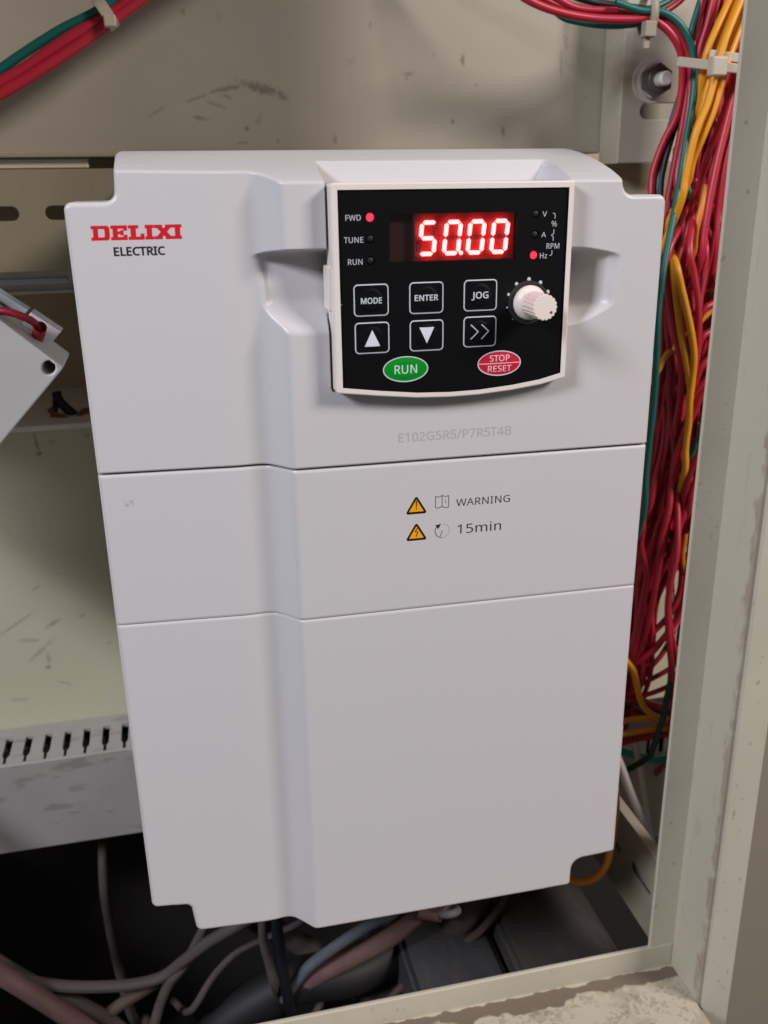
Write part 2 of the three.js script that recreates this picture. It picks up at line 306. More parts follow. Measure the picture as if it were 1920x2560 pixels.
const filmTex = printTex(69.5, 19.5, 71, 61, 28, (c) => {
  const ink = 'rgb(196,203,208)';
  for (let i = 0; i < 260; i++) { c.fillStyle = `rgba(150,150,160,${0.03 + 0.05 * rnd()})`; c.fillRect(70 + rnd() * 69, 21 + rnd() * 58, 0.05 + 0.3 * rnd() * rnd(), 0.05 + 0.12 * rnd()); }
  c.fillStyle = ink;
  text(c, 'FWD', 75.25, 71.4, 1.5, 4.6); text(c, 'TUNE', 75.35, 65.6, 1.5, 5.6); text(c, 'RUN', 75.6, 59.8, 1.5, 4.5);
  text(c, 'V', 130.6, 71.3, 1.4, 1.3); text(c, 'A', 130.55, 65.7, 1.4, 1.4); text(c, 'Hz', 130.7, 59.9, 1.5, 2.5);
  text(c, '%', 133.6, 68.6, 1.55, 1.8); text(c, 'RPM', 133.5, 62.5, 1.5, 4.3);
  c.strokeStyle = ink; c.lineWidth = 0.2;
  for (const [x, y, s] of [[133.6, 70.7, 1], [133.4, 66.4, -1], [133.3, 64.6, 1], [133.1, 60.6, -1]]) { c.beginPath(); c.moveTo(x - 0.5, y + s * 0.75); c.quadraticCurveTo(x + 0.25, y + s * 0.75, x + 0.2, y); c.lineTo(x + 0.15, y - s * 0.7); c.stroke(); }
  c.lineWidth = 0.34; c.lineJoin = 'round';
  for (const [x, y] of [[79.9, 49.3], [95.9, 49.35], [111.95, 49.45], [80, 38.8], [96, 38.75], [112, 39.1]]) {
    c.beginPath(); c.roundRect(x - 4.85, y - 4.25, 9.7, 8.5, 1.1); c.stroke();
  }
  text(c, 'MODE', 79.9, 49.2, 1.6, 6.3, 'sans-serif', 'center', 5); text(c, 'ENTER', 95.8, 49.4, 1.6, 7.1, 'sans-serif', 'center', 5); text(c, 'JOG', 112, 49.5, 1.75, 4.9, 'sans-serif', 'center', 5);
  c.fillStyle = 'rgb(214,220,226)';
  poly(c, [[77.7, 36.4], [82.3, 36.4], [80, 41.1]]); c.fill(); poly(c, [[93.8, 41.1], [98.2, 41.1], [96, 36.5]]); c.fill();
  c.strokeStyle = ink; c.lineWidth = 0.32; c.lineJoin = 'miter'; for (const x of [109.2, 112.4]) { c.beginPath(); c.moveTo(x, 41.2); c.lineTo(x + 2.2, 39.15); c.lineTo(x, 37.0); c.stroke(); }
  const oval = (x, y, f) => { c.fillStyle = 'rgb(206,212,212)'; c.beginPath(); c.ellipse(x, y, 6.75, 3.75, 0, 0, 7); c.fill(); c.fillStyle = f; c.beginPath(); c.ellipse(x, y, 6.42, 3.42, 0, 0, 7); c.fill(); };
  oval(89.75, 29.35, 'rgb(8,140,42)'); oval(118.25, 29.55, 'rgb(196,34,58)');
  c.fillStyle = 'rgb(214,224,214)'; text(c, 'RUN', 89.75, 29.35, 2.45, 7.4);
  c.fillStyle = 'rgb(226,214,216)'; text(c, 'STOP', 118.3, 31.05, 1.75, 6.4); text(c, 'RESET', 118.25, 28.0, 1.75, 7.6); c.fillRect(111.9, 29.45, 12.7, 0.22);
  c.fillStyle = ink; const K = [126.6, 46.9];
  for (const [a, r] of [[225, 0.14], [191, 0.3], [158, 0.44], [125, 0.52], [90, 0.56], [57, 0.56], [25, 0.58]]) { c.beginPath(); c.arc(K[0] + 6.55 * Math.cos(a * Math.PI / 180), K[1] + 6.55 * Math.sin(a * Math.PI / 180), r, 0, 7); c.fill(); }
  c.fillStyle = 'rgba(210,210,210,0.9)'; poly(c, [[71.0, 48.2], [71.8, 48.35], [71.1, 48.55]]); c.fill(); c.fillRect(70.75, 75.9, 0.35, 0.12);
}, [12, 12, 14]);
const filmMat = mat({ map: filmTex, roughness: 0.36, specularIntensity: 0.45 });
const filmRect = [69.5 * mm, 19.5 * mm, 71 * mm, 61 * mm];
const filmShape = shapeOf(film.map((p) => new THREE.Vector2(p.x, p.y)));
const rectHole = (x0, x1, y0, y1) => new THREE.Path([[x0, y0], [x0, y1], [x1, y1], [x1, y0]].map(([x, y]) => new THREE.Vector2(x * mm, y * mm)));
filmShape.holes.push(rectHole(...win));
const ledAt = [[80.05, 71.4, 1], [80, 65.8, 0], [79.95, 60, 0], [127.95, 71.4, 0], [127.9, 65.8, 0], [127.85, 60.1, 1]];
for (const [x, y] of ledAt) { const h = new THREE.Path(); h.absarc(x * mm, y * mm, 1.2 * mm, 0, Math.PI * 2, true); filmShape.holes.push(h); }
part('front_film', uvPlanar(extr(filmShape, 0.0122, 0.0131, 0, 16), ...filmRect), filmMat, keypad);
part('backing_board', [box(0.0706, 0.1379, 0.0257, 0.0788, 0.0085, 0.0096)], M.blackHole, keypad);
// display: lit segments stand in front of a red diffusing body behind a clear pane
part('display_body', [box(0.0854, 0.1224, 0.0593, 0.0721, 0.0097, 0.0104)], mat({ color: new THREE.Color(0.2, 0.001, 0.002), roughness: 0.55 }), keypad);
part('blank_cell', [box(0.0855, 0.0922, 0.0594, 0.0720, 0.01041, 0.01046)], mat({ color: new THREE.Color(0.016, 0.002, 0.002), roughness: 0.6 }), keypad);  // near-black plate added to keep the unlit cell free of red glow
const lit = mat({ color: hex(60, 8, 8), emissive: new THREE.Color(1, 0.15, 0.145), emissiveIntensity: 9 });
const unlit = mat({ color: new THREE.Color(0.10, 0.001, 0.001), roughness: 0.7 });
function segment(x0, y0, x1, y1, z, w = 0.57) {                   // pointed bar between two points, mm
  const dx = x1 - x0, dy = y1 - y0, l = Math.hypot(dx, dy), ux = dx / l, uy = dy / l, g = 0.24, p = (t, s) => [x0 + ux * t - uy * s, y0 + uy * t + ux * s];
  return extr(shapeOf([p(g, 0), p(g + w * 0.9, -w), p(l - g - w * 0.9, -w), p(l - g, 0), p(l - g - w * 0.9, w), p(g + w * 0.9, w)]), z, z + 0.0004);
}
const SEG = { a: [0, 2, 1, 2], b: [1, 1, 1, 2], c: [1, 0, 1, 1], d: [0, 0, 1, 0], e: [0, 0, 0, 1], f: [0, 1, 0, 2], g: [0, 1, 1, 1] };
const digits = [[94.2, 'afgcd'], [101.35, 'abcdef'], [108.3, 'abcdef'], [115.3, 'abcdef']];
for (const [x, on] of digits) for (const [k, [a, b, c, d]] of Object.entries(SEG)) {
  const P = (i, j) => [x + i * 4.1 + j * 0.42, 61.25 + j * 4.2], s = part('display_segment', segment(...P(a, b), ...P(c, d), on.includes(k) ? 0.0115 : 0.01012), on.includes(k) ? lit : unlit, keypad);
}
{ const g = new THREE.CylinderGeometry(0.00055, 0.00055, 0.0004, 20); g.rotateX(Math.PI / 2); g.translate(0.1064, 0.06125, 0.0117); part('decimal_point', g, lit, keypad); }
part('digit_divider', [box(0.0922, 0.0927, 0.0594, 0.0720, 0.01041, 0.0126)], M.blackHole, keypad);  // wall added to stop the red glow reaching the blank cell
part('display_pane', [box(0.0854, 0.1224, 0.0593, 0.0721, 0.01262, 0.01264)], mat({ color: new THREE.Color(1, 0.9, 0.9), transmission: 1, thickness: 0, roughness: 0.02, ior: 1.45 }), keypad);
for (const [x, y, on] of ledAt) {
  const g = new THREE.SphereGeometry(0.00112, 20, 10, 0, Math.PI * 2, 0, Math.PI / 2); g.rotateX(Math.PI / 2); g.scale(1, 1, 0.6); g.translate(x * mm, y * mm, 0.0124);
  part('indicator_led', g, on ? mat({ color: hex(120, 10, 20), emissive: new THREE.Color(1, 0.03, 0.07), emissiveIntensity: 1.7 }) : mat({ color: new THREE.Color(0.006, 0.002, 0.002), roughness: 0.6 }), keypad);
}
function key(name, x, y, w, h, rad, dome, domeR) {            // a raised patch of the film with a soft dome under it
  const nx = 40, ny = 34, pos = [], id = [];
  for (let j = 0; j <= ny; j++) for (let i = 0; i <= nx; i++) {
    const a = (i / nx - 0.5) * w, b = (j / ny - 0.5) * h;
    let sx = a, sy = b;
    if (rad === 'oval') { const u = 2 * a / w, v = 2 * b / h; sx = a * Math.sqrt(1 - v * v / 2); sy = b * Math.sqrt(1 - u * u / 2); }
    const r = Math.hypot(sx, sy * (rad === 'oval' ? w / h : 1)), edge = rad === 'oval' ? 1 - Math.hypot(2 * sx / w, 2 * sy / h) : Math.min(w / 2 - Math.abs(sx), h / 2 - Math.abs(sy)) / 1;
    pos.push((x + sx) * mm, (y + sy) * mm, (13.02 + 0.16 * sst(edge, 0, 0.35) + dome * (1 - sst(r, domeR - 0.5, domeR + 0.15)) * (1 - 0.35 * (r / domeR) ** 2)) * mm);
    if (i < nx && j < ny) { const q = j * (nx + 1) + i; id.push(q, q + 1, q + nx + 2, q, q + nx + 2, q + nx + 1); }
  }
  const g = new THREE.BufferGeometry(); g.setAttribute('position', new THREE.Float32BufferAttribute(pos, 3)); g.setIndex(id); g.computeVertexNormals();
  part(name, uvPlanar(g, ...filmRect), filmMat, keypad);
}
key('mode_key', 79.9, 49.3, 10.2, 9, 0, 0.22, 3.2); key('enter_key', 95.9, 49.35, 10.2, 9, 0, 0.22, 3.2); key('jog_key', 111.95, 49.45, 10.2, 9, 0, 0.22, 3.2);
key('up_key', 80, 38.8, 10.2, 9, 0, 0.22, 3.2); key('down_key', 96, 38.75, 10.2, 9, 0, 0.22, 3.2); key('shift_key', 112, 39.1, 10.2, 9, 0, 0.22, 3.2);
key('run_key', 89.75, 29.35, 13.8, 7.8, 'oval', 0.12, 4.6); key('stop_key', 118.25, 29.55, 13.8, 7.8, 'oval', 0.12, 4.6);
// knob
{
  const K = [0.1266, 0.0469];
  const well = new THREE.CylinderGeometry(0.0062, 0.0062, 0.0002, 48); well.rotateX(Math.PI / 2); well.translate(...K, 0.01322);
  part('knob_well', well, mat({ color: hex(40, 38, 40), roughness: 0.5 }), keypad);
  const prof = [[0, 0.0005], [0.0044, 0.0005], [0.00495, 0.0009], [0.00495, 0.0016], [0.0046, 0.0024], [0.0039, 0.0029], [0.0034, 0.0034], [0.0033, 0.0052]].map(([r, z]) => new THREE.Vector2(r, z));
  const skirt = new THREE.LatheGeometry(prof, 64); skirt.rotateX(Math.PI / 2);
  const sh = new THREE.Shape(); for (let i = 0; i <= 180; i++) { const a = i / 180 * Math.PI * 2, r = 0.00318 + 0.00017 * Math.tanh(3 * Math.cos(a * 18)); i ? sh.lineTo(r * Math.cos(a), r * Math.sin(a)) : sh.moveTo(r * Math.cos(a), r * Math.sin(a)); }
  const shaft = toCreasedNormals(new THREE.ExtrudeGeometry(sh, { depth: 0.0082, bevelEnabled: true, bevelSize: 0.00025, bevelThickness: 0.00025, bevelSegments: 2 }), 0.9); shaft.translate(0, 0, 0.0045);
  for (const g of [skirt, shaft]) g.translate(...K, 0.0131);
  const knob = part('speed_knob', [skirt, shaft], M.knob, keypad);
}
export_dot();
function export_dot() {
  const g = new THREE.CylinderGeometry(0.0004, 0.0004, 0.0001, 16); g.rotateX(Math.PI / 2); g.translate(0.1266 + 0.0018, 0.0469 - 0.0014, 0.0131 + 0.01298);
  part('knob_mark', g, mat({ color: hex(90, 82, 76), roughness: 0.6 }), keypad);
}
const glow = new THREE.RectAreaLight(0xff2018, 0.15, 0.026, 0.009); glow.position.set(0.1072, 0.0656, 0.01268); glow.lookAt(0.1072, 0.0656, 1); glow.name = 'display_light'; scene.add(glow);

// ---------- cabinet: back panels, rail, duct ----------
const U = { x0: -0.16, x1: 0.30, y0: 0.09, y1: 0.40 };
const scuffs = specks([
  [[.0706, .1171, -.15].slice(0, 2), 0.0098, 0.0022, -0.22, 0.95], [[.0563, .117, -.15].slice(0, 2), 0.009, 0.0011, 0.2, 0.8], [[.0786, .1145, -.15].slice(0, 2), 0.004, 0.0017, -0.7, 0.8],
].map(([p, ...r]) => [p, ...r]).concat([
  [[.0439, .1134, -.15], 0.006, 0.0007, 0.3, 0.6], [[.0278, .1086, -.15], 0.006, 0.0006, 0.5, 0.5], [[.0517, .1108, -.15], 0.004, 0.0007, -0.3, 0.6], [[.0443, .1058, -.15], 0.004, 0.0009, -0.15, 0.7], [[.0561, .1139, -.15], 0.003, 0.0008, -0.4, 0.6],
  [[.0409, .1448, -.15], 0.0012, 0.0017, 0, 0.55], [[.0549, .1432, -.15], 0.0015, 0.0018, 0, 0.2], [[.0634, .1018, -.15], 0.0011, 0.0012, 0, 0.95], [[.0687, .1051, -.15], 0.0015, 0.0028, -0.3, 0.35], [[.0612, .0963, -.15], 0.003, 0.0007, 0, 0.5], [[.0763, .097, -.15], 0.0008, 0.001, 0, 0.6], [[.1007, .0974, -.15], 0.001, 0.002, 0, 0.6], [[.1168, .1413, -.15], 0.001, 0.0019, 0, 0.5], [[.1083, .1279, -.15], 0.002, 0.002, 0, 0.25],
  [[.1572, .129, -.15], 0.0012, 0.0024, 0, 0.95], [[.1329, .1233, -.15], 0.0026, 0.001, 0, 0.7], [[.1321, .1215, -.15], 0.0008, 0.0015, 0, 0.5], [[.1634, .119, -.15], 0.0007, 0.0007, 0, 0.6], [[.1529, .1044, -.15], 0.0009, 0.0011, 0, 0.9], [[.1762, .1004, -.15], 0.001, 0.0024, 0, 0.85], [[.1442, .1306, -.15], 0.0007, 0.0007, 0, 0.5], [[.2039, .1396, -.15], 0.0017, 0.011, 0.05, 0.5], [[.2023, .1286, -.15], 0.0012, 0.006, 0.05, 0.5], [[.2141, .1147, -.15], 0.0006, 0.0006, 0, 0.5],
]).map(([p, ...r]) => [p[0], p[1], ...r]));
const upperPanelTex = paintTex(1600, 1080, (u, v) => { const x = U.x0 + u * (U.x1 - U.x0), y = U.y0 + v * (U.y1 - U.y0); return scuffs(x, y); });
const upper = thing('mounting_plate', 'large beige painted steel plate behind the top of the inverter, scuffed and specked', 'panel', [0.07, 0.0922, -0.152]);
part('plate', uvPlanar(box(U.x0, U.x1, 0.0926, U.y1, -0.152, -0.15), U.x0, U.y0, U.x1 - U.x0, U.y1 - U.y0), mat({ map: upperPanelTex, roughness: 0.5 }), upper);
part('folded_edge', [rbox(U.x0, 0.2225, 0.0912, 0.0938, -0.175, -0.1485, 0.0008)], mat({ map: paintTex(256, 64, null, [168, 160, 136]), roughness: 0.5 }), upper);

const paint = mat({ map: paintTex(512, 512, null), roughness: 0.5 }); paint.map.wrapS = paint.map.wrapT = THREE.RepeatWrapping;
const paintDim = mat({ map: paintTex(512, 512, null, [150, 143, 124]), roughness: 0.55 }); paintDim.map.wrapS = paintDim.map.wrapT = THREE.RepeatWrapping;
// slotted rail behind the drive
{
  const shadedRailPaint = mat({ map: paintTex(512, 512, null, [152, 145, 121]), roughness: 0.5 }); shadedRailPaint.map.wrapS = shadedRailPaint.map.wrapT = THREE.RepeatWrapping;  // rail paint toned down to carry the shade on the rail
  const rail = thing('slotted_rail', 'beige slotted mounting rail running behind the top of the inverter', 'rail', [0.09, 0.047, -0.151]);
  const s = shapeOf([[-160, 46.9], [300, 46.9], [300, 86.9], [-160, 86.9]]);
  for (let k = -6; k < 14; k++) { const x = -20.8 + k * 23.7, h = new THREE.Path(); h.moveTo((x + 3) * mm, 67.2 * mm); h.lineTo((x + 11) * mm, 67.2 * mm); h.absarc((x + 11) * mm, 70 * mm, 2.8 * mm, -Math.PI / 2, Math.PI / 2); h.lineTo((x + 3) * mm, 72.8 * mm); h.absarc((x + 3) * mm, 70 * mm, 2.8 * mm, Math.PI / 2, Math.PI * 1.5); s.holes.push(h); }
  part('web', uvBox(extr(s, -0.1515, -0.1495, 0.0003, 10), 3), shadedRailPaint, rail);
  part('flange', [uvBox(box(-0.16, 0.30, 0.0852, 0.0869, -0.178, -0.1516), 3), uvBox(box(-0.16, 0.30, 0.0469, 0.0486, -0.178, -0.1516), 3)], shadedRailPaint, rail);
}
// deep back of the cabinet
structure('back_wall', [box(-0.7, 0.7, -0.75, 0.6, -0.245, -0.24)], mat({ color: hex(202, 186, 154), roughness: 0.6 }));
solo('painted_reflection_strip', [rbox(-0.16, -0.0165, 0.0402, 0.0428, -0.172, -0.168, 0.0006)], mat({ color: hex(206, 216, 238), roughness: 0.35 }), 'bluish strip painted as a reflection just under the slotted rail at the left edge', 'strip');  // pale blue strip added in place of a bluish metal reflection
solo('pale_bar', [rbox(-0.16, -0.0015, 0.0872, 0.0909, -0.162, -0.1525, 0.0006)], mat({ color: hex(226, 214, 196), roughness: 0.5 }), 'pale bar seen through the gap left of the inverter top, under the beige plate', 'bar');
{
  const din = thing('steel_rail', 'shiny galvanised steel rail low behind the left edge of the inverter', 'rail', [0.05, 0.036, -0.2]);
  const pr = new THREE.Shape([[0, 0], [7, 0], [7, 1.2], [3, 1.2], [3, 10], [7, 10], [7, 14], [0, 14]].map(([a, b]) => new THREE.Vector2(a * mm, b * mm)));
  const g = new THREE.ExtrudeGeometry(pr, { depth: 0.42, bevelEnabled: false }); g.rotateY(Math.PI / 2); g.scale(1, 1, -1); g.index || 0; const q = g.toNonIndexed ? g : g;
  for (let i = 0, p = q.attributes.position; i < p.count; i += 3) { const a = [p.getX(i + 1), p.getY(i + 1), p.getZ(i + 1)]; p.setXYZ(i + 1, p.getX(i + 2), p.getY(i + 2), p.getZ(i + 2)); p.setXYZ(i + 2, ...a); }
  q.computeVertexNormals(); q.translate(-0.16, 0.0345, -0.19); part('profile', q, M.steel, din);
}
// shelf under the module with its pale lip, lower back plate
const L0 = { x0: -0.16, x1: 0.3, y0: -0.24, y1: -0.01 };
const plateMarks = specks([
  [[-.0455, -.0949, -.15], 0.003, 0.0008, 0.5, 0.5], [[-.057, -.1122, -.15], 0.011, 0.0009, 0.55, 0.4], [[-.0401, -.1135, -.15], 0.0045, 0.0011, 0.5, 0.6], [[-.0522, -.121, -.15], 0.0055, 0.0012, -0.1, 0.4], [[-.0474, -.1269, -.15], 0.008, 0.0012, 0.7, 0.4], [[-.0447, -.1313, -.15], 0.0012, 0.004, 0, 0.45], [[-.0455, -.136, -.15], 0.0017, 0.0011, 0, 0.7], [[-.0387, -.1455, -.15], 0.004, 0.0008, -0.4, 0.4], [[-.0604, -.1515, -.15], 0.005, 0.0011, -0.1, 0.35], [[-.0271, -.1112, -.15], 0.0024, 0.0008, 0.6, 0.45], [[-.0352, -.0885, -.15], 0.0012, 0.001, 0, 0.3], [[-.0162, -.1266, -.15], 0.0012, 0.001, 0, 0.35],
  [[-.0365, -.0267, -.15], 0.0009, 0.005, 0.1, 0.8], [[-.036, -.0313, -.15], 0.0014, 0.0013, 0, 0.9], [[-.0296, -.0258, -.15], 0.002, 0.001, 0.2, 0.5], [[-.015, -.0244, -.15], 0.002, 0.001, 0, 0.5],
].map(([p, ...r]) => [p[0], p[1], ...r]));
const lower = thing('lower_plate', 'pale beige painted steel plate left of the inverter, smeared with grey marks', 'panel', [0.07, -0.2, -0.152]);
part('plate', uvPlanar(box(L0.x0, L0.x1, -0.2, -0.0205, -0.152, -0.15), L0.x0, L0.y0, L0.x1 - L0.x0, L0.y1 - L0.y0), mat({ map: paintTex(1400, 700, (u, v) => plateMarks(L0.x0 + u * (L0.x1 - L0.x0), L0.y0 + v * (L0.y1 - L0.y0)), [202, 198, 170]), roughness: 0.5 }), lower);
part('folded_edge', [rbox(L0.x0, 0.25, -0.0206, -0.018, -0.235, -0.1485, 0.0008)], mat({ color: hex(232, 228, 220), roughness: 0.35 }), lower);
// scraps of wire on the shelf
solo('black_sleeve', [tube([[-.0276, -.0081, -.17], [-.027, -.0118, -.17], [-.0235, -.0157, -.168], [-.0203, -.0186, -.166]], 0.0022), tube([[-.0285, -.0121, -.172], [-.0288, -.0153, -.166], [-.0297, -.0193, -.164]], 0.0014)], M.rubber, 'short black sleeved wire end lying on the shelf left of the inverter', 'wire');
solo('rusty_wire', [tube([[-.031, -.0143, -.164], [-.0288, -.0171, -.164], [-.0254, -.0178, -.162], [-.0222, -.0194, -.162], [-.0188, -.0189, -.163], [-.0165, -.0166, -.164], [-.013, -.0157, -.165]], 0.0012)], mat({ color: hex(120, 66, 22), roughness: 0.6 }), 'thin brown wire curled on the shelf left of the inverter', 'wire');
// wiring duct
{
  const y = -0.1664, z0 = -0.1495, z1 = -0.1184, duct = thing('wiring_duct', 'grey slotted wiring duct below the plate, at the lower left of the inverter', 'duct', [0.0, y - 0.05, z0]);
  const s = new THREE.Shape([[-0.16, z0], [0.24, z0], [0.24, z1], [-0.16, z1]].map(([a, b]) => new THREE.Vector2(a, -b)));
  for (let k = -8; k < 22; k++) {
    const x = -0.0653 + k * 0.00882, a = -z1 + 0.0012, b = -z1 + 0.0225, h = new THREE.Path([[x - 0.0007, a], [x - 0.0007, a + 0.0042], [x - 0.00165, a + 0.007], [x - 0.00165, b], [x + 0.00165, b], [x + 0.00165, a + 0.007], [x + 0.0007, a + 0.0042], [x + 0.0007, a]].map(([p, q]) => new THREE.Vector2(p, q)));
    s.holes.push(h);
  }
  const g = new THREE.ExtrudeGeometry(s, { depth: 0.0016, bevelEnabled: false }); g.rotateX(-Math.PI / 2); g.translate(0, y - 0.0016, 0);
  const dm = mat({ map: paintTex(512, 512, (u, v) => 0.22 * sst(fbm(u * 14, v * 40), 0.62, 0.76), [172, 168, 162]), roughness: 0.55 }); dm.map.wrapS = dm.map.wrapT = THREE.RepeatWrapping;
  part('slotted_side', uvBox(g, 6), dm, duct);
  part('cover_strip', [uvBox(rbox(-0.16, 0.24, y - 0.0462, y + 0.0006, z1, z1 + 0.0016, 0.0007), 6)], dm, duct);
  part('lower_side', [box(-0.16, 0.24, y - 0.0455, y - 0.044, z0, z1)], M.duct, duct);
  const bm = [M.red, M.redDeep];
  const b = thing('duct_wires', 'red wires glimpsed inside the grey slotted duct', 'wires', [-0.05, y - 0.03, -0.135]);
  for (let k = 0; k < 5; k++) part('wire', tube([[-0.17, y - 0.012 - 0.004 * rnd(), -0.124 - k * 0.0035], [-0.09, y - 0.008 - 0.006 * rnd(), -0.124 - k * 0.0035], [-0.04, y - 0.012, -0.126 - k * 0.003], [0.05, y - 0.03, -0.13], [0.2, y - 0.03, -0.13]], 0.0016), bm[k % 2], b);
  for (let k = 0; k < 9; k++) part('wire', tube([[-0.17, y - 0.0075 - 0.003 * rnd(), -0.1275 - k * 0.0026], [-0.06, y - 0.007 - 0.003 * rnd(), -0.1275 - k * 0.0026], [0.05, y - 0.008, -0.128 - k * 0.0026], [0.2, y - 0.01, -0.128 - k * 0.0026]], 0.0018), M.rubber, b, 'black wire added to darken the duct slots');  // black wires added so the slots read as dark as in shade
}
// white module at the left edge with its terminal and red lead
{
  const c = [-.0106, .0239, -.05], a = [-.0281, .0402, -.05], b = [-.0339, -.0007, -.05], ext = (p) => [lerp(c[0], p[0], 3.2), lerp(c[1], p[1], 3.2)];
  const A = ext(a), B = ext(b), mod = thing('switch_module', 'pale plastic relay module tilted at the left edge, with a round dark hole', 'relay', [c[0] - 0.03, c[1] - 0.02, -0.09]);
  const sh = new THREE.Shape(roundPoly([[c[0] * 1e3, c[1] * 1e3, 1], [A[0] * 1e3, A[1] * 1e3], [(A[0] + B[0] - c[0]) * 1e3, (A[1] + B[1] - c[1]) * 1e3], [B[0] * 1e3, B[1] * 1e3]]).map((p) => p.multiplyScalar(mm)));
  const hc = [-.0153, .0241, -.05], h = new THREE.Path(); h.absellipse(hc[0], hc[1], 0.0021, 0.0024, 0, Math.PI * 2, true, -0.4); sh.holes.push(h);
  part('body', extr(sh, -0.078, -0.05, 0.0006, 16), mat({ map: paintTex(256, 256, null, [204, 200, 195], 0.7), roughness: 0.6 }), mod);
  const q = [[-.0117, .0333, -.066], [-.017, .0282, -.066], [-.0247, .036, -.066], [-.0205, .0404, -.066]].map((p) => [p[0] * 1e3, p[1] * 1e3]);
  part('terminal', extr(shapeOf(q), -0.076, -0.066, 0.0004), M.white, mod);
  const s2 = [[-.0303, .0466, -.072], [-.0222, .0404, -.072], [-.0241, .0383, -.072], [-.0307, .0438, -.072], [-.0341, .0461, -.072], [-.0337, .0493, -.072]].map((p) => [p[0] * 1e3, p[1] * 1e3]);
  part('marker_strip', extr(shapeOf(s2), -0.08, -0.072, 0.0004), mat({ color: hex(214, 224, 228), roughness: 0.5 }), mod);
  const s3 = [[-.0211, .0354, -.069], [-.0238, .0319, -.069], [-.0294, .0371, -.069], [-.028, .0399, -.069]].map((p) => [p[0] * 1e3, p[1] * 1e3]);
  part('terminal_block', extr(shapeOf(s3), -0.08, -0.068, 0.0004), M.module, mod);
  const lead = thing('red_lead', 'dark red lead with a boot plugged into the pale relay at left', 'wire', [hc[0] - 0.01, hc[1] + 0.01, -0.06]);
  part('wire', tube([[-.0365, .0421, -.058], [-.0312, .0424, -.057], [-.0263, .042, -.056], [-.022, .0403, -.056], [-.0192, .0381, -.058], [-.018, .0354, -.061]], 0.0013), M.redDeep, lead);
  part('boot', tube([[-.0171, .0365, -.058], [-.0182, .0341, -.061], [-.0194, .0318, -.064]], 0.0021, 16, 16), M.redDeep, lead);
}
// bracket with its bolt at the upper right
{
  const bx = 0.2225, br = thing('slotted_bracket', 'beige steel bracket with a slot and a bolt at the upper right', 'bracket', [0.24, 0.09, -0.132]);
  const P0 = [.2265, .0866, -.13], s = shapeOf([[222.2, P0[1] * 1e3], [262, P0[1] * 1e3 + 0.2], [262, 300], [222.2, 300]].map((p) => [p[0], p[1]]));
  const sl = [.2379, .1077, -.13], h = new THREE.Path(), r = 0.0033; h.moveTo(sl[0] - 0.003, sl[1] - r); h.lineTo(sl[0] + 0.012, sl[1] - r); h.absarc(sl[0] + 0.012, sl[1], r, -Math.PI / 2, Math.PI / 2); h.lineTo(sl[0] - 0.003, sl[1] + r); h.absarc(sl[0] - 0.003, sl[1], r, Math.PI / 2, 1.5 * Math.PI); s.holes.push(h);
  part('plate', uvBox(extr(s, -0.133, -0.13, 0.0005, 10), 3), paint, br);
  part('side_return', [uvBox(box(0.2224, 0.2242, P0[1], 0.3, -0.149, -0.1331), 3)], paint, br);
  const q = [.2354, .1195, -.13], bolt = thing('bolt', 'steel bolt with nut and washer on the beige bracket at the upper right', 'bolt', [q[0], q[1], -0.13]);
  const cyl = (r0, z0, z1, n, r1 = r0) => { const g = new THREE.CylinderGeometry(r1, r0, z1 - z0, n); g.rotateX(Math.PI / 2); g.translate(q[0], q[1], (z0 + z1) / 2); return g; };
  part('washer', [cyl(0.0088, -0.1299, -0.1284, 40)], M.steelDull, bolt);
  part('spring_washer', [cyl(0.0068, -0.1284, -0.1268, 32)], M.steelDull, bolt);
  part('nut', [cyl(0.0066, -0.1268, -0.1225, 6), cyl(0.0058, -0.1225, -0.1219, 6, 0.005)], mat({ color: hex(104, 100, 96), roughness: 0.38, metalness: 0.4 }), bolt);
  part('stud', [cyl(0.0029, -0.1219, -0.1168, 24), cyl(0.0029, -0.1168, -0.116, 24, 0.0023)], M.steel, bolt);
  solo('spacer_stud', [(() => { const g = new THREE.CylinderGeometry(0.0045, 0.0045, 0.012, 24); g.rotateX(Math.PI / 2); const c = [.2281, .103, -.146]; g.translate(c[0], c[1], -0.144); return g; })()], paint, 'round beige spacer on the steel plate just left of the bracket', 'spacer');
}

// ---------- wires ----------
const W = 0.00135;
const along = (p, q, l, dz) => { const a = v3(p), d = a.clone().sub(v3(q)).normalize().multiplyScalar(l).add(a); return [d.x, d.y, d.z + dz]; };
const runOn = (p, a = 1, b = 1) => [...(a ? [along(p[0], p[1], 0.07, -0.03)] : []), ...p, ...(b ? [along(p[p.length - 1], p[p.length - 2], 0.05, -0.028)] : [])];
const climb = () => { const t = rnd(), j = () => (rnd() - 0.5) * 0.004, P = (a, b) => [lerp(a[0], b[0], t) + j(), lerp(a[1], b[1], t), a[2] + j() * 2]; return [P([.2446, .1596, -.104], [.2669, .1603, -.104]), P([.2412, .1339, -.102], [.2639, .1343, -.102]), P([.2404, .111, -.1], [.2603, .1111, -.1]), P([.2367, .081, -.097], [.2558, .0808, -.097])]; };
const longer = (p) => [along(p[0], p[1], 0.16, 0), ...p, along(p[p.length - 1], p[p.length - 2], 0.16, 0)];
function harness(name, label, at) { return thing(name, label, 'wire harness', at); }
function strap(parent, p, q, r, dir) {                        // a cable tie: flat band round a bundle plus its head
  const g = new THREE.TorusGeometry(1, 0.09, 8, 36); g.scale(q[0], q[1], r); return g;
}
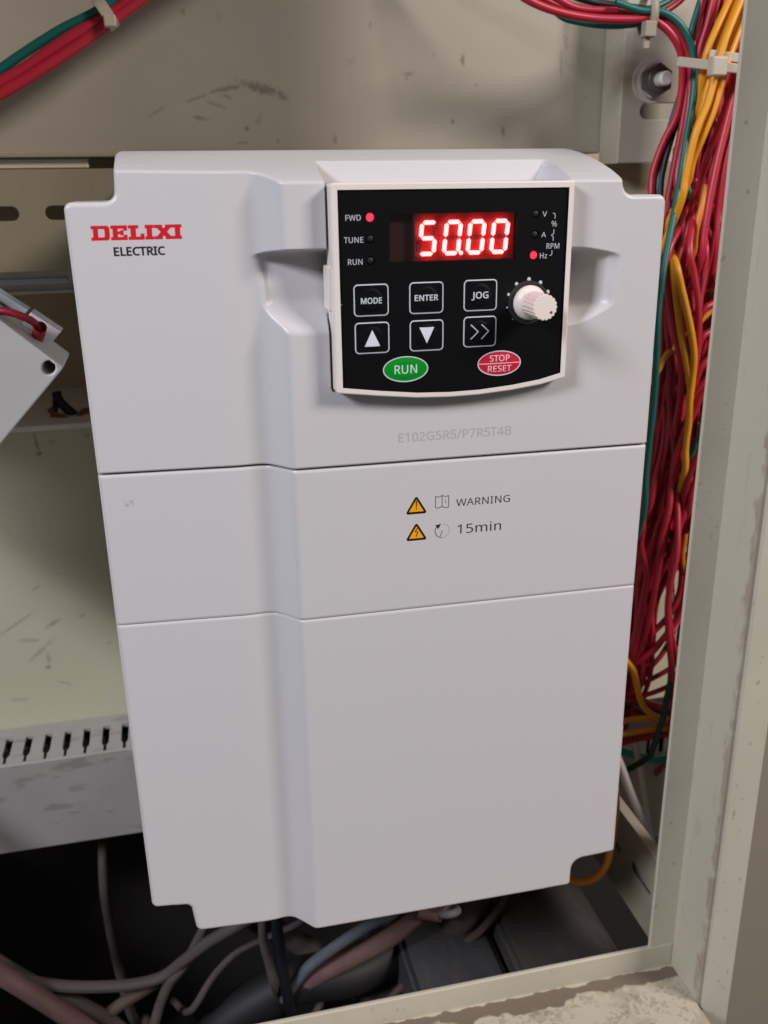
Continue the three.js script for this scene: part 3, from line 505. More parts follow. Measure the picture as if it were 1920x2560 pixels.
// three wires tied together, top left
{
  const h = harness('tied_wires', 'two red wires and one green wire tied together at the top left', [-.0016, .1327, -.125]);
  part('wire', tube(longer([[-.0336, .1099, -.124], [-.0197, .117, -.124], [.0004, .1288, -.124], [.0128, .1367, -.124], [.026, .1453, -.124], [.0418, .1548, -.124]]), 0.0022), M.red, h);
  part('wire', tube(longer([[-.0333, .1136, -.126], [-.0194, .121, -.126], [-.0018, .1316, -.125], [.013, .1391, -.125], [.0244, .1462, -.125], [.0377, .1549, -.125]]), 0.0023), M.red, h);
  part('wire', tube(longer([[-.0331, .1176, -.128], [-.0207, .1255, -.128], [-.004, .1349, -.127], [.0073, .1399, -.126], [.0178, .1462, -.126], [.0284, .1533, -.126]]), 0.0018), M.green, h);
  const c = v3([.0121, .14, -.125]), d = v3([.0211, .1455, -.125]).sub(c).normalize(), g = new THREE.CylinderGeometry(0.0058, 0.0058, 0.004, 28, 1, false); g.applyQuaternion(new THREE.Quaternion().setFromUnitVectors(new THREE.Vector3(0, 1, 0), d)); g.translate(c.x, c.y, c.z);
  const hd = rbox(-0.0022, 0.0022, -0.0018, 0.0022, -0.0018, 0.0018, 0.0006); const e = v3([.0133, .1364, -.119]); hd.translate(e.x, e.y, e.z);
  part('cable_tie', [g, hd], M.tie, h);
}
// curved green and red bundle, top centre to the right and down
{
  const h = harness('curved_harness', 'green and red wire bundle curving from the top edge down past the bracket', [.2311, .13, -.105]);
  const w = (m, r, ...p) => part('wire', tube(runOn(p, 0, p.length > 4), r), m, h);
  w(M.green, W * 1.15, [.1755, .1473, -.104], [.1824, .1405, -.106], [.1922, .1381, -.106], [.2035, .1371, -.105], [.2138, .1378, -.104], [.2226, .1396, -.104], [.2288, .1366, -.102], [.2332, .1311, -.1], [.236, .122, -.1]);
  w(M.green, W, [.2015, .1439, -.098], [.2118, .1412, -.097], [.2201, .1407, -.096], [.2273, .1368, -.095], [.232, .1303, -.094], [.2345, .1204, -.093], [.2336, .1085, -.091], [.2306, .0948, -.088], [.2264, .0776, -.083], [.222, .0638, -.078], [.2181, .0509, -.074], [.2164, .0435, -.072], [.2152, .0338, -.071], [.2148, .0248, -.07], [.2155, .0132, -.07], [.216, -.0034, -.07], [.2156, -.023, -.07], [.2152, -.0356, -.07], [.2155, -.0563, -.07]);
  w(M.green, W, [.2401, .1507, -.1], [.2366, .1408, -.099], [.2344, .1325, -.098], [.236, .1241, -.097], [.2376, .1158, -.097], [.2361, .1003, -.096], [.2339, .0864, -.095], [.2388, .0684, -.093], [.237, .0495, -.092]);
  w(M.green, W, [.2384, .1151, -.108], [.2344, .1027, -.107], [.2308, .092, -.105], [.2283, .083, -.103], [.2268, .0702, -.102]);
  w(M.green, W, [.2341, .1493, -.112], [.2273, .1457, -.11], [.2174, .143, -.108], [.2059, .1438, -.107], [.1941, .1459, -.107], [.1843, .1488, -.107]);
  w(M.navy, W, [.1839, .1479, -.106], [.1975, .1449, -.106], [.2103, .1434, -.104], [.2213, .1413, -.102], [.2292, .1361, -.101], [.2351, .1245, -.1], [.2359, .111, -.101], [.2318, .0954, -.102], [.2289, .0811, -.102], [.228, .0684, -.101]);
  w(M.red, W * 1.15, [.161, .1471, -.1], [.1685, .1435, -.1], [.1789, .1405, -.1], [.1932, .1386, -.1], [.2082, .1383, -.099], [.2165, .1385, -.098], [.2237, .1346, -.097], [.2299, .1274, -.097], [.2324, .1175, -.098], [.2318, .104, -.099], [.2286, .0954, -.101], [.2261, .0875, -.102], [.2247, .0812, -.102], [.2238, .0685, -.101]);
  w(M.redDeep, W, [.168, .1487, -.104], [.1795, .1435, -.104], [.1949, .1413, -.104], [.212, .141, -.103], [.221, .1392, -.101], [.2287, .1339, -.1], [.2338, .1252, -.099], [.2348, .1125, -.098], [.2334, .1004, -.097], [.2306, .0881, -.095], [.2271, .0731, -.092], [.2246, .0633, -.09]);
  w(M.red, W, [.1751, .1479, -.103], [.1867, .1427, -.103], [.1997, .1416, -.102], [.2119, .1415, -.101], [.2214, .1393, -.099], [.2283, .1331, -.097], [.2335, .124, -.096], [.2345, .1105, -.095], [.2324, .095, -.093], [.2292, .0793, -.09], [.2312, .0686, -.088], [.2356, .0505, -.086]);
  w(M.redDeep, W, [.2378, .1504, -.108], [.2332, .1462, -.108], [.2269, .1426, -.107], [.2206, .1403, -.106]);
  // its cable tie
  const r = [[.2169, .1405, -.101]][0], tg = new THREE.TorusGeometry(0.0078, 0.0011, 8, 32); tg.rotateY(Math.PI / 2); tg.scale(1.6, 1, 0.75); tg.translate(r[0], r[1], r[2]);
  const p = [.2144, .1344, -.094], head = rbox(p[0] - 0.0024, p[0] + 0.0024, p[1] - 0.0028, p[1] + 0.0028, -0.0965, -0.0925, 0.0005), t = [.214, .1308, -.094];
  part('cable_tie', [tg, head, rbox(t[0] - 0.0012, t[0] + 0.0012, t[1] - 0.0032, t[1] + 0.004, -0.0955, -0.0945, 0.0003)], mat({ color: hex(150, 138, 122), roughness: 0.5 }), h);
}
// yellow and red bundle running down beside the post
{
  const h = harness('upright_harness', 'yellow and red wire bundle tied with a white strap beside the cabinet post', [.2396, .1196, -.085]);
  const w = (m, r, ...p) => part('wire', tube(runOn(p, 0), r), m, h);
  w(M.yellow, W * 1.1, [.2434, .1481, -.084], [.2403, .141, -.084], [.2359, .1322, -.083], [.2333, .125, -.083], [.2328, .117, -.084], [.2353, .1075, -.088]);
  w(M.yellow, W * 1.1, [.2465, .1478, -.082], [.2437, .1414, -.081], [.2381, .1293, -.079], [.2348, .1173, -.078], [.2321, .1075, -.077], [.2279, .0977, -.076], [.2259, .0877, -.076], [.2248, .0793, -.076], [.2244, .0734, -.076]);
  w(M.yellow, W * 1.1, [.251, .1498, -.084], [.2486, .1403, -.083], [.2434, .1289, -.081], [.239, .1182, -.079], [.2355, .1051, -.078], [.2315, .0944, -.078], [.2292, .0869, -.079], [.2282, .0784, -.08]);
  w(M.yellow, W * 1.1, [.2483, .1489, -.088], [.2447, .1408, -.087], [.2396, .1293, -.085], [.2363, .1171, -.084], [.2343, .1064, -.084], [.2332, .0964, -.085]);
  w(M.yellow, W * 1.05, [.254, .1494, -.09], [.2506, .1396, -.089], [.245, .1264, -.087], [.2407, .1148, -.086], [.2376, .1032, -.086], [.2354, .0914, -.087]);
  for (const [m, z, dx, sw] of [[M.red, -94, 0, 0], [M.redDeep, -97, 22, 10], [M.red, -99, -18, -8]]) w(m, W, ...[[.2412, .1499, -.095], [.2389, .137, -.095], [.2363, .1264, -.095], [.2374, .1123, -.096], [.2393, .0952, -.097], [.2402, .0774, -.097], [.2397, .0591, -.095]].map((p, i) => [p[0] + dx * 1e-4, p[1], p[2] + (z + 95) * mm + sw * 1e-5 * i]));
  w(M.red, W * 1.1, [.2543, .1456, -.086], [.2514, .1336, -.086], [.2475, .1229, -.084], [.2439, .1096, -.082], [.2404, .0971, -.082], [.2379, .087, -.084], [.2374, .0774, -.086], [.2368, .0632, -.086]);
  w(M.red, W * 1.15, [.2537, .1339, -.082], [.248, .1224, -.08], [.2436, .1093, -.078], [.2407, .0977, -.077], [.238, .0859, -.076], [.2358, .0732, -.075], [.2342, .0602, -.074], [.2339, .0505, -.074]);
  w(M.redDeep, W, [.2575, .1402, -.092], [.2525, .126, -.09], [.2497, .1119, -.09], [.2484, .0984, -.092], [.2459, .0844, -.092], [.2442, .0719, -.092]);
  w(M.red, W, [.2527, .1168, -.08], [.2473, .111, -.079], [.2448, .0977, -.078], [.2418, .0842, -.077], [.2406, .0687, -.077], [.2418, .05, -.077]);
  w(M.red, W, [.2563, .0982, -.088], [.2509, .0895, -.086], [.2473, .0755, -.085], [.245, .0595, -.085], [.2435, .0494, -.085]);
  w(M.green, W, [.2462, .1058, -.1], [.2443, .0917, -.099], [.2422, .0792, -.098], [.2403, .0664, -.097], [.24, .0491, -.097]);
  w(M.orange, W, [.2375, .0774, -.082], [.2353, .0688, -.08], [.2332, .0591, -.079], [.2331, .0505, -.079]);
  const strapBar = (a, b, t) => { const A = v3(a), B = v3(b), l = A.distanceTo(B), g = new RoundedBoxGeometry(l, 0.0034, 0.0013, 2, 0.0004); g.applyQuaternion(new THREE.Quaternion().setFromUnitVectors(new THREE.Vector3(1, 0, 0), B.clone().sub(A).normalize())); g.translate((A.x + B.x) / 2, (A.y + B.y) / 2, (A.z + B.z) / 2); return g; };
  const hp = [.2316, .1192, -.072];
  part('cable_tie', [strapBar([.2252, .1228, -.09], [.2317, .1195, -.073]), strapBar([.2327, .1193, -.073], [.2478, .1186, -.076]), rbox(hp[0] - 0.0032, hp[0] + 0.0032, hp[1] - 0.0034, hp[1] + 0.0034, hp[2] - 0.002, hp[2] + 0.0024, 0.0009)], M.tie, h);
  part('cable_tie', [strapBar([.2326, .1242, -.08], [.2491, .1224, -.078])], M.tie, h);
}
// mass of red wires down the right of the drive
{
  const h = harness('red_wire_bundle', 'thick bundle of red wires hanging between the inverter and the cabinet post', [.2361, .0022, -.085]);
  const w = (m, r, ...p) => part('wire', tube(p[0][1] > 0.045 ? [...climb(), ...runOn(p, 0)] : runOn(p), r), m, h);
  w(M.red, W * 1.1, [.2206, .0537, -.076], [.2199, .0422, -.075], [.2216, .0323, -.074], [.2241, .0221, -.073], [.2271, .0123, -.072], [.2289, .0026, -.072], [.2297, -.0074, -.073], [.23, -.0178, -.075], [.2311, -.026, -.077]);
  w(M.redDeep, W * 1.1, [.2276, .0524, -.08], [.2247, .0394, -.079], [.2234, .0289, -.078], [.2241, .0187, -.077], [.226, .0091, -.077], [.2267, -.0031, -.077], [.2282, -.0131, -.077], [.2305, -.0257, -.076], [.2321, -.0361, -.076], [.2348, -.0468, -.076], [.2372, -.0599, -.076]);
  w(M.red, W, [.2303, .0522, -.082], [.2304, .0412, -.082], [.2313, .0312, -.08], [.2336, .0216, -.08], [.236, .0114, -.08], [.2366, .0006, -.08], [.2357, -.0118, -.08], [.2348, -.0242, -.079], [.2347, -.0371, -.079], [.2324, -.0502, -.079], [.2312, -.0614, -.079]);
  w(M.red, W, [.2272, .0538, -.072], [.2296, .044, -.071], [.2317, .0342, -.07], [.2326, .0242, -.069], [.2329, .0139, -.069], [.2335, .0027, -.07], [.2349, -.0099, -.072], [.2337, -.0211, -.073]);
  w(M.red, W, [.2367, .0533, -.076], [.2364, .0435, -.075], [.2351, .0359, -.074], [.2345, .0291, -.073], [.236, .0186, -.074]);
  w(M.redDeep, W, [.2423, .0529, -.08], [.2433, .0434, -.079], [.2454, .037, -.077], [.2495, .0317, -.077]);
  w(M.red, W, [.2484, .046, -.078], [.2444, .0443, -.078], [.2436, .0425, -.078], [.2464, .041, -.078], [.2508, .0403, -.079]);
  w(M.red, W * 1.1, [.2498, .0353, -.074], [.2431, .0331, -.073], [.2361, .0301, -.072], [.2346, .0254, -.073], [.2358, .0156, -.075]);
  w(M.red, W * 1.08, [.2493, .0249, -.072], [.2421, .0223, -.071], [.2351, .019, -.07], [.2343, .0125, -.071], [.2353, .0045, -.073]);
  w(M.red, W * 1.08, [.2478, .0147, -.071], [.2414, .0119, -.07], [.2358, .0076, -.069], [.2344, .0017, -.07], [.2344, -.0075, -.072], [.2336, -.0193, -.074]);
  w(M.red, W * 1.08, [.2469, .0082, -.07], [.2408, .0044, -.069], [.2367, -.0006, -.069], [.2347, -.0061, -.07], [.2337, -.0158, -.072], [.2322, -.0273, -.074], [.2324, -.04, -.075]);
  w(M.red, W * 1.08, [.2456, .0046, -.069], [.2402, .0008, -.068], [.2361, -.0052, -.068], [.2338, -.0131, -.069], [.2317, -.0224, -.071], [.2301, -.033, -.073], [.2314, -.046, -.076], [.2327, -.0592, -.077]);
  w(M.redDeep, W * 1.1, [.2458, -.0192, -.07], [.2404, -.0246, -.069], [.2375, -.0325, -.069], [.2356, -.0398, -.07], [.2356, -.0498, -.072], [.2371, -.0592, -.074]);
  w(M.red, W, [.2456, -.0306, -.071], [.2403, -.0381, -.07], [.2379, -.0462, -.07], [.2375, -.0582, -.071]);
  w(M.redDeep, W, [.2445, -.0408, -.071], [.2404, -.0485, -.07], [.2397, -.058, -.07]);
  w(M.red, W, [.2302, -.0215, -.084], [.2285, -.0333, -.082], [.2252, -.0451, -.08], [.2236, -.0578, -.08]);
  // lower run
  w(M.red, W, [.2301, -.0546, -.079], [.2271, -.0671, -.078], [.2242, -.0813, -.077], [.2232, -.0942, -.077], [.2209, -.1082, -.076], [.2185, -.1237, -.076], [.2164, -.137, -.077]);
  w(M.red, W * 1.1, [.23, -.0529, -.074], [.2273, -.0674, -.073], [.2266, -.0828, -.073], [.2255, -.0985, -.073], [.224, -.1136, -.074], [.2217, -.1264, -.076], [.2182, -.1347, -.078]);
  w(M.redDeep, W * 1.1, [.2196, -.0612, -.077], [.2189, -.0719, -.076], [.2225, -.0861, -.075], [.2221, -.102, -.075], [.2205, -.1174, -.075], [.2182, -.129, -.076]);
  w(M.red, W, [.2374, -.0529, -.072], [.2337, -.0646, -.071], [.2316, -.0779, -.07], [.2306, -.0916, -.069], [.2319, -.1048, -.069], [.2349, -.117, -.069], [.2394, -.1302, -.07], [.2427, -.139, -.071]);
  w(M.red, W * 1.1, [.2411, -.0526, -.07], [.2391, -.0657, -.069], [.2391, -.0825, -.069], [.2396, -.0959, -.07], [.2386, -.107, -.072], [.2334, -.1186, -.074], [.227, -.1271, -.076], [.2196, -.1333, -.078]);
  w(M.red, W * 1.1, [.2309, -.0714, -.066], [.229, -.0833, -.065], [.2284, -.0967, -.065], [.2301, -.1115, -.065], [.2329, -.1267, -.065], [.2358, -.1399, -.066], [.2377, -.1532, -.067], [.2389, -.1658, -.069], [.2426, -.1781, -.072]);
  w(M.redDeep, W, [.2414, -.0865, -.078], [.2412, -.0997, -.078], [.237, -.1084, -.077], [.2309, -.1164, -.078], [.2259, -.1224, -.079], [.22, -.1259, -.08]);
  w(M.redDeep, W, [.2395, -.1169, -.08], [.2357, -.1241, -.08], [.2295, -.1315, -.08], [.2252, -.1373, -.081], [.221, -.1443, -.082]);
  w(M.redDeep, W * 0.9, [.244, -.1351, -.078], [.239, -.1383, -.078], [.2316, -.1416, -.078], [.2264, -.145, -.079], [.2204, -.1495, -.08]);
  w(M.redDeep, W * 0.9, [.2444, -.1427, -.076], [.2401, -.1453, -.076], [.2334, -.1475, -.076], [.2265, -.1498, -.077], [.218, -.1516, -.078]);
  w(M.redDeep, W * 0.9, [.2383, -.1296, -.081], [.2322, -.1361, -.08], [.2262, -.1434, -.079], [.2222, -.15, -.079]);
  // loose strands woven through the front of it
  for (let k = 0; k < 22; k++) {
    const t = rnd(), dr = (rnd() - 0.5) * 0.9, z = -0.080 - 0.012 * rnd(), P = (i, a, b) => { const q = clamp(t + dr * (i / 8 - 0.5) + (rnd() - 0.5) * 0.14, 0, 1); return [lerp(a[0], b[0], q), a[1] + (rnd() - 0.5) * 0.006, z + (rnd() - 0.5) * 0.008]; };
    w(k % 2 ? M.redDeep : M.red, W * 0.82, P(0, [.2247, .0639, -.085], [.2496, .0633, -.085]), P(1, [.2254, .0457, -.085], [.2481, .045, -.085]), P(2, [.2261, .027, -.085], [.247, .0261, -.085]), P(3, [.2271, .0076, -.085], [.2454, .0067, -.085]), P(4, [.2266, -.0123, -.085], [.246, -.0136, -.085]), P(5, [.2263, -.0329, -.085], [.2466, -.0345, -.085]), P(6, [.2232, -.0672, -.085], [.2481, -.0696, -.085]), P(7, [.2216, -.096, -.085], [.2329, -.0973, -.085]), P(8, [.2208, -.1224, -.085], [.2315, -.1238, -.085]), P(8, [.2218, -.1453, -.088], [.2296, -.1464, -.088]));
  }
  // wires further back in the same bundle
  for (let k = 0; k < 40; k++) {
    const t = k / 39, j = () => (rnd() - 0.5) * 0.004, z = -0.094 - 0.02 * rnd(), P = (a, b) => [lerp(a[0], b[0], t) + j(), a[1] + j(), z + j()];
    w(k % 3 ? M.redDeep : M.red, W * 0.9, P([.2309, .0632, -.1], [.2591, .0626, -.1]), P([.232, .0347, -.1], [.2558, .0338, -.1]), P([.2338, .0098, -.1], [.2553, .0087, -.1]), P([.2333, -.0161, -.1], [.2559, -.0175, -.1]), P([.2335, -.0431, -.1], [.2571, -.0449, -.1]), P([.23, -.0769, -.1], [.2579, -.0796, -.1]), P([.2287, -.1071, -.1], [.2436, -.1088, -.1]), P([.2285, -.1348, -.1], [.2413, -.1365, -.1]), P([.2271, -.1576, -.1], [.2369, -.159, -.1]));
  }
}
const loose = (name, m, r, label, ...p) => solo(name, [tube(runOn(p, p.length < 10), r)], m, label, 'wire');
loose('yellow_wire', M.yellow, W * 1.08, 'long yellow wire running over the red bundle, nearest the cabinet post', [.24, .0921, -.112], [.2362, .0793, -.104], [.2293, .0562, -.092], [.2212, .0471, -.07], [.2234, .0391, -.069], [.226, .0305, -.068], [.2286, .0209, -.067], [.2305, .0125, -.067], [.2314, .0037, -.068], [.2312, -.0064, -.068], [.2323, -.0165, -.069], [.2326, -.0268, -.07], [.2339, -.0389, -.071]);
loose('yellow_wire', M.yellow, W * 1.08, 'yellow wire in front of the red bundle, just left of its longer twin', [.2412, .0866, -.112], [.2371, .0719, -.104], [.2236, .0516, -.08], [.2213, .0477, -.073], [.2227, .0379, -.072], [.2244, .0279, -.071], [.226, .0197, -.07], [.2281, .0113, -.069], [.2305, .0031, -.069], [.2325, -.0045, -.07], [.2342, -.0119, -.072]);
loose('yellow_wire', M.yellow, W, 'stub of yellow wire crossing behind the green wire beside the inverter edge', [.2271, .0143, -.077], [.2236, .0118, -.076], [.2214, .0081, -.076], [.2196, .0043, -.076]);
loose('yellow_wire', M.yellow, W, 'short yellow wire slanting out from the red bundle toward the post', [.2451, .0312, -.075], [.2412, .029, -.075], [.2369, .0252, -.075], [.2352, .0221, -.076]);
loose('yellow_wire', M.orange, W * 0.9, 'small yellow wire bit lying high across the red wires near the post', [.2471, .0374, -.082], [.2445, .0368, -.082], [.2414, .0362, -.082], [.2395, .0349, -.082]);
loose('yellow_wire', M.orange, W * 0.9, 'thin yellow wire glimpsed low among the red wires beside the post', [.2392, -.0669, -.074], [.2387, -.0746, -.074], [.2394, -.0807, -.075], [.2425, -.0891, -.077]);
loose('green_wire', M.teal, W * 1.2, 'teal wire crossing out of the red bundle toward the cabinet post', [.2484, -.0047, -.076], [.2447, -.013, -.076], [.243, -.0199, -.076], [.2416, -.0275, -.076]);
loose('green_wire', M.green, W * 1.1, 'green wire disappearing behind the post at the end of the red bundle', [.2454, -.1082, -.076], [.2432, -.1155, -.076], [.2427, -.1223, -.076], [.246, -.1302, -.077]);
loose('yellow_wire', M.yellow, W * 1.1, 'yellow wire hooking down from the red bundle to the right', [.2135, -.126, -.07], [.2168, -.1306, -.07], [.2195, -.1372, -.071], [.2213, -.1437, -.071], [.225, -.1519, -.072], [.2306, -.1579, -.072], [.2369, -.1615, -.073], [.243, -.1634, -.074]);
loose('yellow_wire', M.yellow, W * 1.08, 'upper of two level yellow wires low beside the inverter', [.2127, -.1614, -.075], [.218, -.1604, -.075], [.2248, -.1604, -.075], [.2318, -.1619, -.075], [.2367, -.1639, -.075], [.2443, -.1652, -.076]);
loose('yellow_wire', M.yellow, W * 1.08, 'lower of two level yellow wires low beside the inverter', [.2121, -.1665, -.073], [.2174, -.1659, -.073], [.2265, -.1657, -.073], [.2342, -.1657, -.073], [.242, -.167, -.073]);
loose('red_wire', M.red, W * 1.4, 'level red wire under the two yellow wires low beside the inverter', [.2163, -.1756, -.08], [.2247, -.1749, -.08], [.2341, -.1743, -.08], [.2474, -.1739, -.08]);
loose('red_wire', M.red, W * 1.5, 'bright red wire sloping right above the level yellow wires', [.2283, -.1549, -.084], [.2348, -.1591, -.084], [.2422, -.1623, -.084], [.2511, -.164, -.084]);
loose('red_wire', M.redDeep, W * 1.5, 'dark red wire just below the bright sloping red one', [.222, -.1604, -.086], [.2316, -.1644, -.086], [.2413, -.1658, -.086], [.2527, -.1684, -.086]);
loose('green_wire', M.teal, W, 'short teal wire end low beside the inverter edge', [.2232, -.1556, -.083], [.2272, -.1582, -.083], [.2313, -.1609, -.083], [.238, -.1652, -.083], [.2483, -.1682, -.084]);
loose('green_wire', mat({ color: hex(8, 58, 52), roughness: 0.45 }), W * 1.1, 'dark green wire dropping in front of the level yellow wires', [.2341, -.1373, -.066], [.2326, -.1435, -.065], [.2315, -.155, -.065], [.2296, -.1635, -.065], [.2286, -.1711, -.066], [.2286, -.1765, -.068]);
loose('green_wire', M.teal, W * 1.5, 'short level teal wire below the white duct teeth', [.2352, -.1875, -.08], [.2401, -.1889, -.08], [.2489, -.1887, -.08]);
// end of a second duct with white teeth, lower right
{
  const d = thing('white_duct', 'white toothed end of a wiring duct low on the right by the post', 'duct', [.245, -.1965, -.1]);
  for (let k = 0; k < 5; k++) { const p = [[.2332, -.1937, -.1], [.2423, -.1941, -.1], [.2502, -.1943, -.1], [.2552, -.1942, -.1], [.2603, -.1944, -.1]][k]; part('tooth', rbox(p[0] - 0.0052 + (k > 2) * 0.002, p[0] + 0.0052 - (k > 2) * 0.002, p[1] - 0.006, p[1] + 0.0042, -0.103, -0.1005, 0.0004), M.white, d); }
  const a = [.2307, -.1984, -.101], b = [.2671, -.2098, -.101]; part('duct_wall', [box(a[0] - 0.02, b[0] + 0.02, a[1] - 0.055, a[1] - 0.0005, -0.1035, -0.101)], mat({ color: hex(190, 182, 172), roughness: 0.6 }), d);
}
for (const [m, r, label, ...p] of [[M.lead, 0.0019, 'left one of two pale grey leads running down behind the inverter edge', [.2049, -.1642, -.06], [.2084, -.1719, -.06], [.2163, -.1909, -.061], [.2251, -.2099, -.063], [.2319, -.2247, -.066], [.2406, -.2409, -.072]], [M.lead, 0.0016, 'right one of two pale grey leads, hanging straighter beside the post', [.2264, -.1756, -.08], [.2291, -.1871, -.079], [.2324, -.2041, -.078], [.2346, -.2178, -.076], [.2365, -.2282, -.074], [.2409, -.2417, -.074]]]) solo('grey_lead', [tube(p, r)], m, label, 'wire');
loose('orange_wire', M.orange, 0.0016, 'orange wire looping round the lower right corner of the inverter', [.162, -.1992, -.026], [.1702, -.2005, -.024], [.1747, -.2004, -.022], [.179, -.1977, -.02], [.1825, -.1907, -.018], [.1837, -.1821, -.017], [.1847, -.1752, -.018], [.1861, -.1691, -.02], [.1896, -.1663, -.026]);

// ---------- cabinet frame round the opening ----------
const F0 = { x: 0.19245, lip: 0.2041, y: -0.2139, zs: 0.005, zf: 0.0253 };
const frameMarks = (x, y) => 0;
const dirt = (u, v) => { const n = fbm(u * 22 + 3, v * 22, 5), m = fbm(u * 70, v * 70, 3); return clamp(sst(n, 0.40, 0.52) * 0.75 + sst(m, 0.6, 0.7) * 0.35, 0, 1); };
const frameMat = mat({ map: paintTex(768, 768, (u, v) => 0.25 * sst(fbm(u * 75, v * 75, 3), 0.80, 0.85), [186, 181, 162]), roughness: 0.45 }); frameMat.map.wrapS = frameMat.map.wrapT = THREE.RepeatWrapping;
const ledgeMat = mat({ map: pixelTex(1600, 512, (u, v, x, y) => {
  const X = u * 0.25, Y = v * 0.055, n = fbm(X * 130, Y * 130 + 4, 5);
  const edge = sst(Y + 0.003 * (fbm(X * 260, 3, 4) - 0.5), 0.0006, 0.0012), far = sst(Y + 0.011 * (n - 0.5), 0.0052, 0.0064), crumbs = sst(fbm(X * 800, Y * 800, 5), 0.5, 0.6) * sst(fbm(X * 110, Y * 160, 3), 0.4, 0.6), stain = sst(fbm(X * 60 + 9, Y * 90, 4), 0.52, 0.6), b = (hash(x, y) - 0.5) * 16;
  const g = clamp(edge * (1 - far) * 0.92 + far * (0.3 * crumbs + 0.22 * stain), 0, 1), base = [184, 176, 154], br = [108, 94, 80];
  return base.map((c, i) => clamp(lerp(c, br[i], g) + b, 0, 255));
}, true, true), roughness: 0.8 });
{
  const fr = thing('door_frame', 'pale green-beige cabinet door frame, post at right and dirty sill below', 'door frame', [0.205, -0.23, 0.005]);
  const T = 0.0016, yB = F0.y - 0.0112, X1 = 0.2165;
  // upright: inner lip facing the room, return towards the viewer, outer face
  part('post_lip', [uvBox(rbox(F0.x, F0.lip, F0.y - 0.012, 0.36, F0.zs - T, F0.zs, 0.0007), 4)], frameMat, fr);
  const retG = rbox(F0.lip - 0.0008, F0.lip + T, -0.40, 0.36, F0.zs - T * 0.4, F0.zf, 0.0006), rp = retG.attributes.position, ru = retG.attributes.uv;
  for (let i = 0; i < rp.count; i++) ru.setXY(i, (rp.getZ(i) - F0.zs) / (F0.zf - F0.zs), rp.getY(i) * 4);
  part('post_return', retG, mat({ map: pixelTex(128, 1600, (u, v, x, y) => {
    const Y = v * 0.25, Z = u * 0.02, n = fbm(Z * 300, Y * 160, 5), g = 0.5 * sst(Z + 0.008 * (n - 0.5), 0.0168, 0.0200) + 0.10 * sst(fbm(Z * 260 + 7, Y * 70, 4), 0.66, 0.72), b = (hash(x, y) - 0.5) * 8;
    return [186, 181, 162].map((c, i) => clamp(lerp(c, [134, 114, 98][i], clamp(g, 0, 1)) + b, 0, 255));
  }, true, true), roughness: 0.5 }), fr);
  part('post_seal', [(() => { const g = tube([[0, -0.4, 0], [0, -0.2, 0.0001], [0.0002, -0.05, 0], [0, 0.1, 0.0001], [0, 0.36, 0]].map(([a, b, c]) => [F0.lip + 0.0012 + a, b, F0.zf - 0.0012 + c]), 0.0013, 60); return g; })()], mat({ map: paintTex(128, 512, (u, v) => 0.8 * sst(fbm(u * 8, v * 60, 4), 0.5, 0.6), [168, 146, 128]), roughness: 0.7 }), fr);
  part('post_face', [uvBox(rbox(F0.lip + 0.0004, X1, -0.40, 0.36, F0.zf - 0.0002, F0.zf + T, 0.0007), 4)], frameMat, fr);
  part('post_back', [uvBox(box(X1 - T, X1, -0.40, 0.36, -0.01, F0.zf - 0.0004), 4)], frameMat, fr);
  // sill: upstand lip and dirty ledge
  part('sill_lip', [uvBox(rbox(-0.25, F0.lip - 0.001, yB - 0.0012, F0.y, F0.zs - T, F0.zs + 0.0003, 0.0007), 4)], frameMat, fr);
  const led = box(-0.25, F0.lip - 0.0009, yB - T, yB, F0.zs + 0.0002, F0.zf + 0.03), p = led.attributes.position, uv = led.attributes.uv;
  for (let i = 0; i < p.count; i++) uv.setXY(i, p.getX(i) * 4 + 0.5, (p.getZ(i) - F0.zs) / 0.055);
  part('sill_ledge', [led], ledgeMat, fr);
  const fil = new THREE.BufferGeometry();
}
// what stands beyond the post: dark gap and the side of the open door
{
  const dr = thing('cabinet_door', 'edge of the open cabinet door at the far right, half in shadow', 'door', [0.235, -0.3, -0.02]);
  part('door_skin', [uvBox(rbox(0.246, 0.34, -0.45, -0.085, -0.03, -0.026, 0.001), 4)], mat({ color: hex(156, 150, 134), roughness: 0.5 }), dr);
}
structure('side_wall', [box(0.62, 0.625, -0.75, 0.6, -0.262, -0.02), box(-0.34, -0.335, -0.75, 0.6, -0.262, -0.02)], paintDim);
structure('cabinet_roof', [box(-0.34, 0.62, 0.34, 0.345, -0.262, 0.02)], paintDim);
structure('upper_light_blocker', [box(-0.17, -0.11, 0.17, 0.339, -0.02, 0.055)], paintDim);  // unseen block added to keep the left lamp off the upper plate
structure('left_light_blocker', [box(-0.19, -0.1702, 0.064, 0.339, -0.1495, 0.01), box(-0.19, -0.1702, -0.589, -0.19, -0.227, 0.054)], paintDim);  // unseen slabs added to shade the left back panels and the pit
structure('cabinet_floor', [box(-0.34, 0.62, -0.60, -0.59, -0.262, 0.03)], mat({ color: hex(46, 43, 41), roughness: 0.8 }));  // near-black floor colour carries the deep shade of the pit
structure('lower_back', [box(-0.34, 0.62, -0.60, -0.2145, -0.232, -0.228)], mat({ color: hex(46, 42, 40), roughness: 0.8 }));  // dark sheet over the beige back wall, its colour holding the pit shade
structure('front_skirt', [box(-0.34, 0.2032, -0.60, -0.2271, 0.0556, 0.059)], paintDim);
